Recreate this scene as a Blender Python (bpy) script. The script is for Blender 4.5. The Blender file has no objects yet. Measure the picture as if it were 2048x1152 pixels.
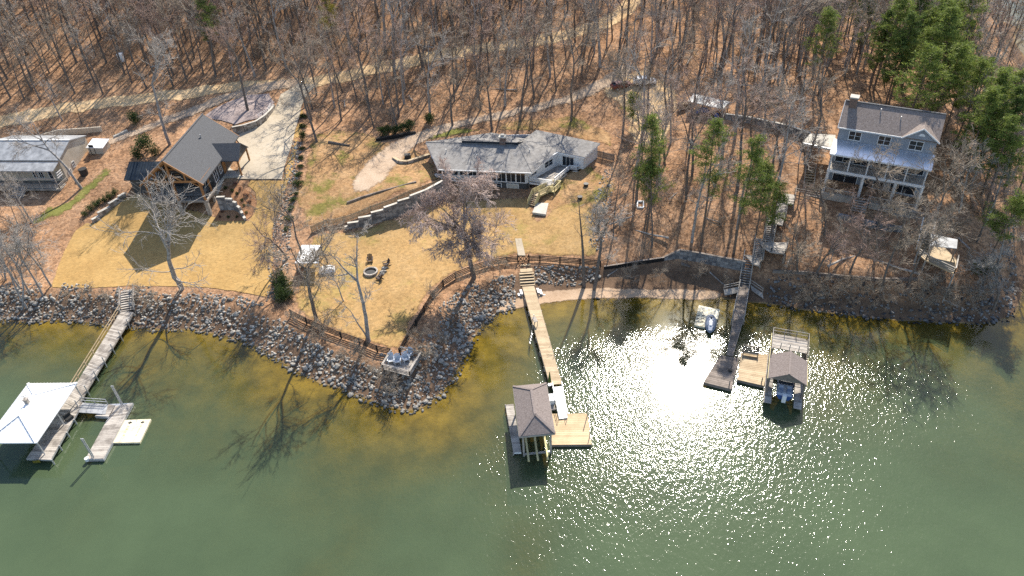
import bpy, math, random
import numpy as np
from mathutils import Vector, Matrix, noise as mnoise, geometry as mgeo
random.seed(11); rng = np.random.default_rng(11)
S = bpy.context.scene; COL = S.collection
PI = math.pi

# ------------------------------------------------------------------ camera (a drone 75 m above the lake)
CAMH, FPX, CX, CY, NX, NY = 75.0, 1480.0, 1024.0, 576.0, 1130.0, 2450.0
_r = math.atan2(NX-CX, NY-CY); _p = math.atan2(FPX, math.hypot(NX-CX, NY-CY))
FW = np.array([0, math.cos(_p), -math.sin(_p)])
R0 = np.array([1., 0, 0]); U0 = np.array([0, math.sin(_p), math.cos(_p)])
RT = math.cos(_r)*R0 - math.sin(_r)*U0; UP = math.sin(_r)*R0 + math.cos(_r)*U0
CAM = np.array([0, 0, CAMH])
cam_d = bpy.data.cameras.new('camera'); cam = bpy.data.objects.new('camera', cam_d); COL.objects.link(cam)
cam_d.sensor_width = 36; cam_d.lens = 36*FPX/2048; cam_d.clip_end = 6000; cam_d.clip_start = 1
cam.matrix_world = Matrix(((RT[0], UP[0], -FW[0], 0), (RT[1], UP[1], -FW[1], 0), (RT[2], UP[2], -FW[2], CAMH), (0, 0, 0, 1)))
S.camera = cam

def ray(px, py): return FW*FPX + RT*(px-CX) - UP*(py-CY)
def W(px, py, z=0.0):
    d = ray(px, py); return CAM + d*((z-CAMH)/d[2])
def proj(p):
    v = np.asarray(p)-CAM; k = v@FW
    return CX+FPX*(v@RT)/k, CY-FPX*(v@UP)/k

# ------------------------------------------------------------------ terrain
SHORE_PX = [(-60,640),(0,640),(60,645),(110,640),(180,645),(250,653),(330,660),(380,658),(450,672),(500,686),(545,712),(600,745),(640,765),
 (690,780),(730,797),(780,816),(820,822),(850,815),(880,790),(905,760),(925,720),(945,680),(970,645),(1000,624),(1040,616),(1080,609),
 (1130,603),(1200,598),(1300,597),(1400,600),(1440,600),(1480,604),(1540,607),(1600,618),(1660,625),(1720,632),(1800,640),(1900,645),
 (1960,648),(2000,642),(2030,632),(2044,600),(2075,450),(2085,250),(2060,130),(2030,85),(2032,66),(2049,59),(2020,48),(1990,36),(1985,10),(1975,-30),(1955,-90)]
shore = np.array([W(*q, 0)[:2] for q in SHORE_PX])
shore = np.vstack([[-1600, 60], [-300, 95], shore, [230, 420], [320, 700], [400, 1700]])
land_poly = np.vstack([shore, [-1600, 1700]])
CP = [(100,578,2.5),(180,576,2.6),(260,572,2.6),(360,577,2.6),(450,582,2.5),(540,600,2.4),(0,560,2.2),
 (575,615,2.3),(640,648,2.2),(720,690,2.2),(775,715,2.1),(805,700,2.2),(830,655,2.2),(880,590,2.3),(950,542,2.3),(1040,522,2.3),(1100,520,2.3),(1200,525,2.4),
 (1250,550,1.0),(1350,540,1.2),(1450,552,1.5),(1205,525,2.3),(1350,500,3.0),(1480,520,3.3),(1540,545,3.0),(1640,570,3.4),(1760,580,3.8),(1860,560,4.4),(1950,545,3.8),
 (150,480,3.2),(250,470,3.6),(400,480,3.8),(500,480,3.8),(550,400,6.2),(430,440,4.9),(330,440,4.9),(200,430,4.4),(100,430,4.6),(0,450,4.5),
 (110,385,5.4),(20,390,5.0),(60,405,4.8),(180,345,6.9),(210,280,8.6),(0,330,6.2),(240,370,6.3),(300,300,8.4),(350,265,9.0),(400,240,9.2),(480,280,8.6),(560,355,8.0),(480,355,8.0),
 (600,195,9.8),(540,225,9.2),(610,260,8.8),(540,440,5.0),(500,440,4.9),(480,225,10.6),(430,225,10.2),
 (620,450,5.0),(700,400,5.7),(760,350,6.4),(680,300,7.4),(640,220,8.8),(820,330,6.2),(780,270,7.3),(900,240,7.9),(1000,225,8.4),(1150,190,9.4),(850,285,7.0),
 (700,468,3.3),(800,435,3.5),(890,405,3.7),(960,395,3.8),(1060,385,4.0),(1100,420,3.7),(800,500,2.9),(900,500,2.8),(1000,450,3.2),(620,560,2.6),(650,500,3.2),(700,438,4.2),(745,415,5.5),(800,392,6.1),(850,370,6.3),
 (1230,300,6.6),(1200,360,5.4),(1150,420,4.2),(1250,420,5.2),(1300,300,7.8),(1280,180,9.8),(1400,230,10.2),(1300,450,4.8),(1400,400,6.5),(1400,320,8.3),(1480,450,5.4),(1550,480,5.2),(1550,400,7.8),(1500,300,9.8),
 (1700,395,9.0),(1650,390,8.3),(1850,440,8.2),(1750,300,10.5),(1850,330,10.0),(1750,445,6.8),(1700,500,5.4),(1800,510,5.6),(1800,190,13.5),(1650,250,12.3),(1600,300,11.3),(1900,250,12.0),(1930,350,9.5),(1960,450,6.5),(2040,450,4.5),(2040,300,6.5),(2000,200,8.5),
 (0,240,10.5),(150,210,10.8),(300,195,11),(450,172,11.2),(560,163,11),(700,145,11.5),(850,120,12.4),(1000,95,13.3),(1150,65,14.3),(1240,30,15.3),
 (0,0,22),(200,0,22),(400,0,22),(600,0,21),(800,0,20),(1000,0,18.5),(1200,0,17.3),(1400,0,16.5),(1600,0,14.5),(1750,0,11.5),(1850,0,7.5),(1930,0,3),
 (0,120,16),(300,100,15.5),(600,80,15),(900,50,15.8),(1300,100,13),(1500,100,13),(1700,100,12.8),(1850,100,9.5),(1950,100,5.5),(2000,150,6)]
cp = np.array([[*W(a, b, z)[:2], z] for a, b, z in CP] + [[-300,350,24],[-120,350,26],[0,350,24],[100,340,14],[-300,200,20],[-260,130,8],[180,320,3],[-100,600,25],[60,600,20]])
def tps(P):
    c = cp[:, :2]/50.0; n = len(c)
    d = np.linalg.norm(c[:, None]-c[None], axis=2); K = np.where(d > 0, d*d*np.log(d+1e-12), 0) + np.eye(n)*0.004
    Q = np.hstack([np.ones((n, 1)), c]); A = np.block([[K, Q], [Q.T, np.zeros((3, 3))]])
    w = np.linalg.solve(A, np.r_[cp[:, 2], 0, 0, 0]); out = np.zeros(len(P)); X = P/50.0
    for i in range(0, len(P), 20000):
        x = X[i:i+20000]; d = np.linalg.norm(x[:, None]-c[None], axis=2)
        out[i:i+20000] = np.where(d > 0, d*d*np.log(d+1e-12), 0)@w[:n] + w[n] + x@w[n+1:]
    return out
def inpoly(P, poly):
    x, y = P[:, 0], P[:, 1]; r = np.zeros(len(P), bool); j = len(poly)-1
    for i in range(len(poly)):
        xi, yi = poly[i]; xj, yj = poly[j]
        if yi != yj:
            r ^= ((yi > y) != (yj > y)) & (x < (xj-xi)*(y-yi)/(yj-yi)+xi)
        j = i
    return r
def pldist(P, pl):
    d = np.full(len(P), 1e9)
    for a, b in zip(pl[:-1], pl[1:]):
        ab = b-a; t = np.clip(((P-a)@ab)/max(ab@ab, 1e-9), 0, 1)
        d = np.minimum(d, np.hypot(*(P-(a+t[:, None]*ab)).T))
    return d
def vnoise(P, sc, seed):
    g = np.random.default_rng(seed).random((64, 64)); q = P/sc; i = np.floor(q).astype(int); f = q-i; f = f*f*(3-2*f)
    a = lambda dx, dy: g[(i[:, 0]+dx) % 64, (i[:, 1]+dy) % 64]
    return (a(0,0)*(1-f[:,0])+a(1,0)*f[:,0])*(1-f[:,1])+(a(0,1)*(1-f[:,0])+a(1,1)*f[:,0])*f[:,1]-.5
def axis(a, b, st, lo, hi):
    m = list(np.arange(a, b+1e-6, st)); s = st; x = m[-1]
    while x < hi: s *= 1.35; x += s; m.append(x)
    s = st; x = a; pre = []
    while x > lo: s *= 1.35; x -= s; pre.append(x)
    return np.array(pre[::-1]+m)
GX = axis(-150, 170, 0.9, -1500, 1500); GY = axis(24, 262, 0.9, -600, 1600)
gx, gy = np.meshgrid(GX, GY, indexing='ij'); GP = np.c_[gx.ravel(), gy.ravel()]
sd = pldist(GP, shore); sd = np.where(inpoly(GP, land_poly), sd, -sd)
cl = GP.copy(); cl[:, 0] = np.clip(cl[:, 0], -300, 200); cl[:, 1] = np.clip(cl[:, 1], 40, 600)
th = np.clip(tps(cl), 0.3, 30)
far = np.clip((np.hypot(GP[:, 0], GP[:, 1]-150)-260)/200, 0, 1); th = th*(1-far)+18*far
cove = np.exp(-((GP[:, 0]-14)/16)**2)*np.exp(-((GP[:, 1]-85)/14)**2)
bw = 5.5+5*cove
k = np.clip(sd/bw, 0, 1); k = k*k*(3-2*k)*.55+k*.45
hl = th*k + vnoise(GP, 3.1, 3)*.22*np.clip((sd-9)/8, 0, 1)*np.clip(far+1, 0, 1)
shoal = vnoise(GP, 11, 5)*.9+vnoise(GP, 5, 6)*.4
hb = -np.clip((-sd)*.075*(1+shoal*.9)+.02, 0.02, 3.6)
hh = np.where(sd > 0, hl, hb)
# flat benches that the builders cut for the lawns' retaining walls stay inside the smooth sheet
HG = hh.reshape(gx.shape); SDG = sd.reshape(gx.shape)
def gsample(A, x, y):
    x = np.atleast_1d(np.asarray(x, float)); y = np.atleast_1d(np.asarray(y, float))
    i = np.clip(np.searchsorted(GX, x)-1, 0, len(GX)-2); j = np.clip(np.searchsorted(GY, y)-1, 0, len(GY)-2)
    u = np.clip((x-GX[i])/(GX[i+1]-GX[i]), 0, 1); v = np.clip((y-GY[j])/(GY[j+1]-GY[j]), 0, 1)
    return A[i, j]*(1-u)*(1-v)+A[i+1, j]*u*(1-v)+A[i, j+1]*(1-u)*v+A[i+1, j+1]*u*v
def T(x, y): return float(gsample(HG, x, y)[0])
_zs = np.linspace(36, -3, 900)
def G(px, py, dz=0.0):
    d = ray(px, py); t = (_zs-CAMH)/d[2]; P = CAM+d[None]*t[:, None]
    h = np.maximum(gsample(HG, P[:, 0], P[:, 1]), -0.0 if dz == 'w' else -9)
    k = np.argmax(P[:, 2] < h); k = k if P[k, 2] < h[k] else len(_zs)-1
    p = P[k].copy(); p[2] = h[k] + (0 if dz == 'w' else dz); return p
# zoomed-crop coordinates -> photo pixels
def Z(ox, oy, s): return lambda x, y: (ox+x/s, oy+y/s)
z6 = Z(200,200,3.84); z8 = Z(1550,180,3.84); z7 = Z(800,230,4.551); z5 = Z(0,200,5.12); zR = Z(1360,560,3.84); zA = Z(0,560,2.88); zC = Z(980,760,4.8)
zP = Z(950,460,2.503); zS = Z(1400,360,4.43); zE = Z(1640,340,3.6); zW = Z(550,360,5.12); zF = Z(500,440,2.88); zB = Z(390,330,8.86); z3 = Z(1024,400,4.0); zM = Z(512,130,4.0); zK = Z(1150,100,5.851); zL = Z(0,400,4.0); zT = Z(740,680,12.8)

# ------------------------------------------------------------------ materials
def lin(c):
    f = lambda v: v/12.92 if v <= .04045 else ((v+.055)/1.055)**2.4
    return tuple(f(x) for x in c)+(1,)
def newmat(name):
    m = bpy.data.materials.new(name); m.use_nodes = True; nt = m.node_tree; nt.nodes.clear()
    return m, nt.nodes, nt.links
def nd(ns, t, **k):
    n = ns.new(t)
    for a, b in k.items():
        if a.startswith('i_'):
            n.inputs[int(a[2:]) if a[2:].isdigit() else a[2:].replace('_', ' ')].default_value = b
        else: setattr(n, a, b)
    return n
def ramp(ns, stops):
    r = ns.new('ShaderNodeValToRGB'); e = r.color_ramp.elements
    while len(e) < len(stops): e.new(.5)
    for q, (p, c) in zip(e, stops): q.position = p; q.color = c if len(c) == 4 else (*c, 1)
    return r
def PM(name, cols, scale=2.0, rough=.8, metal=0.0, bump=0.0, bscale=20, island=0.0, detail=6, spec=.3, zstripe=0, transl=0, wet=0, coords='Object', stretch=None):
    """noise-mottled principled material; cols linear RGB from dark to light; island: per-piece variation"""
    m, ns, ln = newmat(name)
    o = nd(ns, 'ShaderNodeOutputMaterial'); b = nd(ns, 'ShaderNodeBsdfPrincipled'); ln.new(b.outputs[0], o.inputs[0])
    b.inputs['Roughness'].default_value = rough; b.inputs['Metallic'].default_value = metal; b.inputs['Specular IOR Level'].default_value = spec
    tc = nd(ns, 'ShaderNodeTexCoord'); co = tc.outputs[coords]
    if stretch:
        mp = nd(ns, 'ShaderNodeMapping'); mp.inputs['Scale'].default_value = stretch; ln.new(co, mp.inputs[0]); co = mp.outputs[0]
    n = nd(ns, 'ShaderNodeTexNoise', i_Scale=scale, i_Detail=detail, i_Roughness=.62); ln.new(co, n.inputs['Vector'])
    fac = n.outputs['Fac']
    if island:
        g = nd(ns, 'ShaderNodeNewGeometry'); mx = nd(ns, 'ShaderNodeMath', operation='MULTIPLY_ADD'); mx.inputs[1].default_value = island; ln.new(g.outputs['Random Per Island'], mx.inputs[0])
        sb = nd(ns, 'ShaderNodeMath', operation='SUBTRACT'); sb.inputs[1].default_value = island/2; ln.new(fac, sb.inputs[0]); ln.new(sb.outputs[0], mx.inputs[2]); fac = mx.outputs[0]
    k = len(cols); rp = ramp(ns, [(.28+.44*i/max(k-1, 1), c) for i, c in enumerate(cols)]); ln.new(fac, rp.inputs[0]); col = rp.outputs[0]
    if zstripe:
        w = nd(ns, 'ShaderNodeTexWave', wave_type='BANDS', bands_direction='Z', wave_profile='SAW', i_Scale=zstripe); ln.new(tc.outputs['Object'], w.inputs['Vector'])
        r2 = ramp(ns, [(0, (.78,.78,.78,1)), (.15, (1,1,1,1)), (1, (1,1,1,1))]); ln.new(w.outputs['Fac'], r2.inputs[0])
        mm = nd(ns, 'ShaderNodeMix', data_type='RGBA', blend_type='MULTIPLY'); mm.inputs[0].default_value = 1; ln.new(col, mm.inputs[6]); ln.new(r2.outputs[0], mm.inputs[7]); col = mm.outputs[2]
    if wet:
        g_ = nd(ns, 'ShaderNodeNewGeometry'); sx = nd(ns, 'ShaderNodeSeparateXYZ'); ln.new(g_.outputs['Position'], sx.inputs[0]); mr = nd(ns, 'ShaderNodeMapRange'); mr.inputs[1].default_value = .08; mr.inputs[2].default_value = .3; mr.inputs[3].default_value = wet; ln.new(sx.outputs[2], mr.inputs[0])
        hv = nd(ns, 'ShaderNodeHueSaturation'); ln.new(mr.outputs[0], hv.inputs['Value']); ln.new(col, hv.inputs['Color']); col = hv.outputs[0]
    ln.new(col, b.inputs['Base Color'])
    if transl:
        tl_ = nd(ns, 'ShaderNodeBsdfTranslucent'); ln.new(col, tl_.inputs[0]); ms = nd(ns, 'ShaderNodeMixShader', i_0=transl); ln.new(b.outputs[0], ms.inputs[1]); ln.new(tl_.outputs[0], ms.inputs[2]); ln.new(ms.outputs[0], o.inputs[0])
    if bump:
        n2 = nd(ns, 'ShaderNodeTexNoise', i_Scale=bscale, i_Detail=4); ln.new(co, n2.inputs['Vector'])
        bp = nd(ns, 'ShaderNodeBump', i_Strength=bump, i_Distance=.08); ln.new(n2.outputs['Fac'], bp.inputs['Height']); ln.new(bp.outputs[0], b.inputs['Normal'])
    return m
M = {}
M['bark'] = PM('bark', [(.075,.062,.05),(.155,.13,.11),(.245,.21,.18)], 3, .9, bump=.5, stretch=(3,3,.6))
M['pale_bark'] = PM('pale_bark', [(.16,.145,.13),(.32,.29,.26),(.46,.43,.39)], 2, .9, bump=.3)
M['twig'] = PM('twig', [(.24,.19,.14),(.40,.33,.255)], .35, .9)
M['twig_pale'] = PM('twig_pale', [(.30,.265,.23),(.48,.43,.375)], .35, .9)
M['twig_pink'] = PM('twig_pink', [(.28,.19,.15),(.44,.315,.255)], .35, .9)
M['moss_twig'] = PM('moss_twig', [(.38,.28,.235),(.57,.45,.385)], .6, .95)
M['pine_bark'] = PM('pine_bark', [(.10,.07,.05),(.22,.165,.125)], 3, .9, bump=.4, stretch=(3,3,.6))
M['needle'] = PM('needle', [(.08,.115,.024),(.165,.215,.042),(.28,.32,.08)], .55, .7, island=.35, transl=.4)
M['needle_dark'] = PM('needle_dark', [(.05,.085,.022),(.11,.155,.034),(.20,.24,.06)], .5, .7, island=.35, transl=.4)
M['needle_yellow'] = PM('needle_yellow', [(.14,.13,.02),(.30,.26,.04)], .6, .7, island=.3, transl=.4)
M['leaf_dark'] = PM('leaf_dark', [(.02,.035,.012),(.05,.08,.022),(.10,.14,.04)], 1.2, .6, island=.4, transl=.4)
M['leaf_red'] = PM('leaf_red', [(.07,.03,.025),(.16,.07,.05)], 2, .7, island=.4)
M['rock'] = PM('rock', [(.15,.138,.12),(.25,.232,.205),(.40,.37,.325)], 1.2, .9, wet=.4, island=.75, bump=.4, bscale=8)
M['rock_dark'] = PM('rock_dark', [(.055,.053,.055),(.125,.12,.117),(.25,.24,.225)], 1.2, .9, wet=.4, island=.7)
M['wood_new'] = PM('wood_new', [(.42,.30,.17),(.58,.43,.26)], 1.2, .7, island=.35)
M['wood_tan'] = PM('wood_tan', [(.34,.25,.15),(.50,.39,.25)], 1.2, .75, island=.35)
M['wood_grey'] = PM('wood_grey', [(.20,.175,.15),(.34,.305,.265),(.44,.40,.35)], 1.2, .85, island=.4)
M['wood_brown'] = PM('wood_brown', [(.14,.115,.095),(.26,.215,.18)], 1.5, .85, island=.4)
M['wood_yellow'] = PM('wood_yellow', [(.50,.42,.20),(.66,.57,.31)], 1.2, .7, island=.25)
M['cedar'] = PM('cedar', [(.22,.105,.04),(.38,.19,.075)], 2, .7, island=.25)
M['black_wood'] = PM('black_wood', [(.008,.008,.008),(.02,.019,.018)], 3, .8, island=.3)
M['white_paint'] = PM('white_paint', [(.66,.655,.64),(.80,.795,.78)], 2, .55)
M['white_wall'] = PM('white_wall', [(.62,.62,.61),(.76,.76,.75)], 1, .6, zstripe=1.6)
M['grey_siding'] = PM('grey_siding', [(.22,.24,.27),(.30,.32,.355)], 1, .6, zstripe=1.6)
M['dark_siding'] = PM('dark_siding', [(.045,.048,.05),(.085,.088,.09)], 1, .6, zstripe=1.3)
M['beige_wall'] = PM('beige_wall', [(.42,.36,.275),(.58,.51,.41)], .7, .8, bump=.15, bscale=6)
M['glass'] = PM('glass', [(.012,.016,.022),(.03,.036,.045)], .8, .06, spec=.8)
M['shingle_black'] = PM('shingle_black', [(.055,.056,.06),(.085,.087,.092),(.13,.132,.138)], 7, .85, bump=.35, bscale=24)
M['shingle_grey'] = PM('shingle_grey', [(.155,.145,.135),(.225,.213,.20),(.30,.287,.27)], 1.3, .85, bump=.35, bscale=22)
M['shingle_brown'] = PM('shingle_brown', [(.15,.115,.095),(.235,.19,.165),(.31,.26,.23)], 4, .85, bump=.4, bscale=18)
M['shingle_mauve'] = PM('shingle_mauve', [(.13,.105,.095),(.20,.165,.15),(.26,.22,.20)], 5, .85, bump=.4, bscale=16)
M['metal_white'] = PM('metal_white', [(.74,.74,.74),(.84,.84,.83)], .6, .35, spec=.5)
M['metal_grey'] = PM('metal_grey', [(.17,.175,.18),(.40,.405,.41)], .9, .5, spec=.5)
M['metal_blue'] = PM('metal_blue', [(.66,.70,.76),(.78,.81,.86)], .5, .34, metal=.75)
M['metal_dark'] = PM('metal_dark', [(.02,.028,.036),(.045,.055,.066)], .8, .4, metal=.2)
M['galv'] = PM('galv', [(.42,.42,.42),(.58,.58,.58)], 3, .45, metal=.5)
M['concrete'] = PM('concrete', [(.36,.325,.27),(.50,.46,.39),(.58,.54,.47)], .45, .9, bump=.1, bscale=30)
M['concrete_pale'] = PM('concrete_pale', [(.36,.335,.29),(.52,.49,.43)], 1.2, .9)
M['block'] = PM('block', [(.10,.10,.105),(.19,.185,.18),(.28,.27,.26)], 1.5, .9, island=.5, bump=.3, bscale=14)
M['stone'] = PM('stone', [(.17,.145,.12),(.31,.27,.225),(.42,.38,.33)], 1.5, .9, island=.5, bump=.4)
M['brick'] = PM('brick', [(.14,.095,.075),(.24,.165,.13)], 6, .9, bump=.3)
M['tile_cream'] = PM('tile_cream', [(.55,.47,.30),(.70,.62,.44),(.76,.69,.53)], .8, .55)
M['mat_blue'] = PM('mat_blue', [(.16,.19,.26),(.34,.38,.46)], 2, .45)
M['plastic_pale'] = PM('plastic_pale', [(.50,.53,.56),(.66,.69,.71)], 2, .5)
M['plastic_black'] = PM('plastic_black', [(.02,.02,.02),(.045,.045,.045)], 3, .5)
M['tarp_blue'] = PM('tarp_blue', [(.015,.05,.22),(.04,.11,.38)], 2, .45)
M['car_paint'] = PM('car_paint', [(.55,.56,.58),(.62,.63,.65)], 1, .22, metal=.3, spec=.6)
M['red_paint'] = PM('red_paint', [(.10,.02,.02),(.16,.035,.03)], 1, .3, spec=.6)
M['rubber'] = PM('rubber', [(.015,.015,.015),(.03,.03,.03)], 4, .8)
M['chair_red'] = PM('chair_red', [(.05,.035,.03),(.10,.07,.06)], 3, .7)
M['boat_blue'] = PM('boat_blue', [(.03,.07,.2),(.06,.12,.32)], 1, .25, spec=.6)
M['rust'] = PM('rust', [(.09,.05,.035),(.19,.11,.075)], 4, .9)

def ground_mat(name, stops, sc=.25, fine=6.0, edge=0.0, rough=.95, green=None, leafy=0.0, streak=False, bump=.5):
    """big soft patches x fine litter speckle; edge: metres over which the sheet thins out raggedly"""
    m, ns, ln = newmat(name); o = nd(ns, 'ShaderNodeOutputMaterial'); b = nd(ns, 'ShaderNodeBsdfDiffuse')
    ge = nd(ns, 'ShaderNodeNewGeometry'); pos = ge.outputs['Position']
    n1 = nd(ns, 'ShaderNodeTexNoise', i_Scale=sc, i_Detail=8, i_Roughness=.7); ln.new(pos, n1.inputs['Vector'])
    co = pos
    if streak:
        mp = nd(ns, 'ShaderNodeMapping'); mp.inputs['Scale'].default_value = (.25, 1.3, 1); ln.new(pos, mp.inputs[0]); co = mp.outputs[0]
    n2 = nd(ns, 'ShaderNodeTexNoise', i_Scale=fine, i_Detail=5, i_Roughness=.75); ln.new(co, n2.inputs['Vector'])
    ad = nd(ns, 'ShaderNodeMath', operation='MULTIPLY_ADD'); ad.inputs[1].default_value = .62; ln.new(n2.outputs['Fac'], ad.inputs[0])
    s2 = nd(ns, 'ShaderNodeMath', operation='MULTIPLY_ADD'); s2.inputs[1].default_value = .62; s2.inputs[2].default_value = -.12; ln.new(n1.outputs['Fac'], s2.inputs[0]); ln.new(s2.outputs[0], ad.inputs[2])
    rp = ramp(ns, stops); ln.new(ad.outputs[0], rp.inputs[0]); col = rp.outputs[0]
    if green:
        n3 = nd(ns, 'ShaderNodeTexNoise', i_Scale=.16, i_Detail=7, i_Roughness=.7); mp = nd(ns, 'ShaderNodeMapping'); mp.inputs['Location'].default_value = (31, 7, 0); ln.new(pos, mp.inputs[0]); ln.new(mp.outputs[0], n3.inputs['Vector'])
        r3 = ramp(ns, [(green[1], (0,0,0,1)), (green[1]+.1, (1,1,1,1))]); ln.new(n3.outputs['Fac'], r3.inputs[0])
        mm = nd(ns, 'ShaderNodeMix', data_type='RGBA'); mm.inputs[7].default_value = (*green[0], 1); ln.new(col, mm.inputs[6])
        ml = nd(ns, 'ShaderNodeMath', operation='MULTIPLY'); ml.inputs[1].default_value = green[2]; ln.new(r3.outputs[0], ml.inputs[0]); ln.new(ml.outputs[0], mm.inputs[0]); col = mm.outputs[2]
    if leafy:
        v = nd(ns, 'ShaderNodeTexVoronoi', i_Scale=2.6); ln.new(pos, v.inputs['Vector'])
        hs = nd(ns, 'ShaderNodeSeparateColor'); ln.new(v.outputs['Color'], hs.inputs[0])
        r4 = ramp(ns, [(0, (.62,.58,.58,1)), (.5, (1,1,1,1)), (1, (1.35,1.25,1.15,1))]); ln.new(hs.outputs[0], r4.inputs[0])
        mm = nd(ns, 'ShaderNodeMix', data_type='RGBA', blend_type='MULTIPLY'); mm.inputs[0].default_value = leafy; ln.new(col, mm.inputs[6]); ln.new(r4.outputs[0], mm.inputs[7]); col = mm.outputs[2]
    if name == 'ground':
        sx = nd(ns, 'ShaderNodeSeparateXYZ'); ln.new(pos, sx.inputs[0])
        for lo, hi, c in ((2.2, 1.3, [(.115,.075,.05),(.22,.145,.095)]), (.06, -.06, [(.19,.145,.055),(.46,.345,.14)])):
            mr = nd(ns, 'ShaderNodeMapRange'); mr.inputs[1].default_value = lo; mr.inputs[2].default_value = hi; ln.new(sx.outputs[2], mr.inputs[0])
            n4 = nd(ns, 'ShaderNodeTexNoise', i_Scale=.3, i_Detail=7, i_Roughness=.65); ln.new(pos, n4.inputs['Vector'])
            r5 = ramp(ns, [(.36, c[0]), (.66, c[1])]); ln.new(n4.outputs['Fac'], r5.inputs[0])
            mm = nd(ns, 'ShaderNodeMix', data_type='RGBA'); ln.new(mr.outputs[0], mm.inputs[0]); ln.new(col, mm.inputs[6]); ln.new(r5.outputs[0], mm.inputs[7]); col = mm.outputs[2]
    ln.new(col, b.inputs['Color'])
    if bump:
        bp = nd(ns, 'ShaderNodeBump', i_Strength=bump, i_Distance=.25); ln.new(n2.outputs['Fac'], bp.inputs['Height']); ln.new(bp.outputs[0], b.inputs['Normal'])
    out = b.outputs[0]
    if edge:
        at = nd(ns, 'ShaderNodeAttribute', attribute_name='edge'); n6 = nd(ns, 'ShaderNodeTexNoise', i_Scale=1.1, i_Detail=6, i_Roughness=.7); ln.new(pos, n6.inputs['Vector'])
        dv = nd(ns, 'ShaderNodeMath', operation='DIVIDE'); dv.inputs[1].default_value = edge; ln.new(at.outputs['Fac'], dv.inputs[0])
        a2 = nd(ns, 'ShaderNodeMath', operation='ADD'); ln.new(dv.outputs[0], a2.inputs[0]); ln.new(n6.outputs['Fac'], a2.inputs[1])
        r6 = ramp(ns, [(.72, (0,0,0,1)), (.95, (1,1,1,1))]); ln.new(a2.outputs[0], r6.inputs[0])
        tr = nd(ns, 'ShaderNodeBsdfTransparent'); mx = nd(ns, 'ShaderNodeMixShader'); ln.new(r6.outputs[0], mx.inputs[0]); ln.new(tr.outputs[0], mx.inputs[1]); ln.new(out, mx.inputs[2]); out = mx.outputs[0]
    ln.new(out, o.inputs[0]); return m
LITTER = [(.2,(.09,.054,.034)),(.38,(.215,.127,.074)),(.52,(.355,.218,.13)),(.68,(.45,.305,.20)),(.85,(.57,.415,.29))]
M['ground'] = ground_mat('ground', LITTER, .22, 3.2, leafy=.9, green=((.20,.16,.06), .62, .4), bump=.55)
M['gold'] = ground_mat('gold', [(.25,(.27,.165,.065)),(.5,(.405,.262,.105)),(.8,(.52,.36,.16))], .12, 5, edge=.5, streak=True, bump=.3, leafy=.3)
M['tanlawn'] = ground_mat('tanlawn', [(.22,(.23,.14,.06)),(.5,(.375,.245,.11)),(.8,(.49,.345,.185))], .2, 5, edge=2.2, green=((.245,.21,.065), .52, .5), bump=.4, leafy=.45)
M['rough'] = ground_mat('rough', [(.22,(.15,.085,.045)),(.45,(.33,.20,.10)),(.7,(.50,.34,.19)),(.85,(.60,.45,.29))], .2, 4, edge=2.5, green=((.15,.155,.04), .52, .8), leafy=.5, bump=.5)
M['greengrass'] = ground_mat('greengrass', [(.25,(.10,.10,.03)),(.55,(.20,.20,.06)),(.8,(.40,.29,.12))], .35, 4, edge=3.2)
M['dirt'] = ground_mat('dirt', [(.25,(.38,.23,.11)),(.5,(.60,.42,.235)),(.8,(.72,.57,.38))], .15, 3, edge=1.7, bump=.25)
M['gravel'] = ground_mat('gravel', [(.25,(.26,.18,.12)),(.5,(.44,.33,.235)),(.8,(.58,.47,.36))], .25, 4, edge=2.6, bump=.3)
M['mauve'] = ground_mat('mauve', [(.25,(.20,.155,.14)),(.5,(.33,.27,.25)),(.8,(.45,.385,.36))], .3, 6, edge=.4, bump=.3)
M['sand'] = ground_mat('sand', [(.25,(.30,.20,.125)),(.5,(.46,.325,.215)),(.8,(.56,.43,.315))], .3, 4, edge=1.0, bump=.2)
M['mulch'] = ground_mat('mulch', [(.25,(.20,.09,.045)),(.5,(.36,.19,.10)),(.8,(.48,.29,.17))], .4, 7, edge=.2, bump=.5)
M['slab'] = ground_mat('slab', [(.25,(.31,.255,.18)),(.5,(.44,.375,.285)),(.8,(.53,.47,.38))], .18, 2.2, bump=.05)

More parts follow.
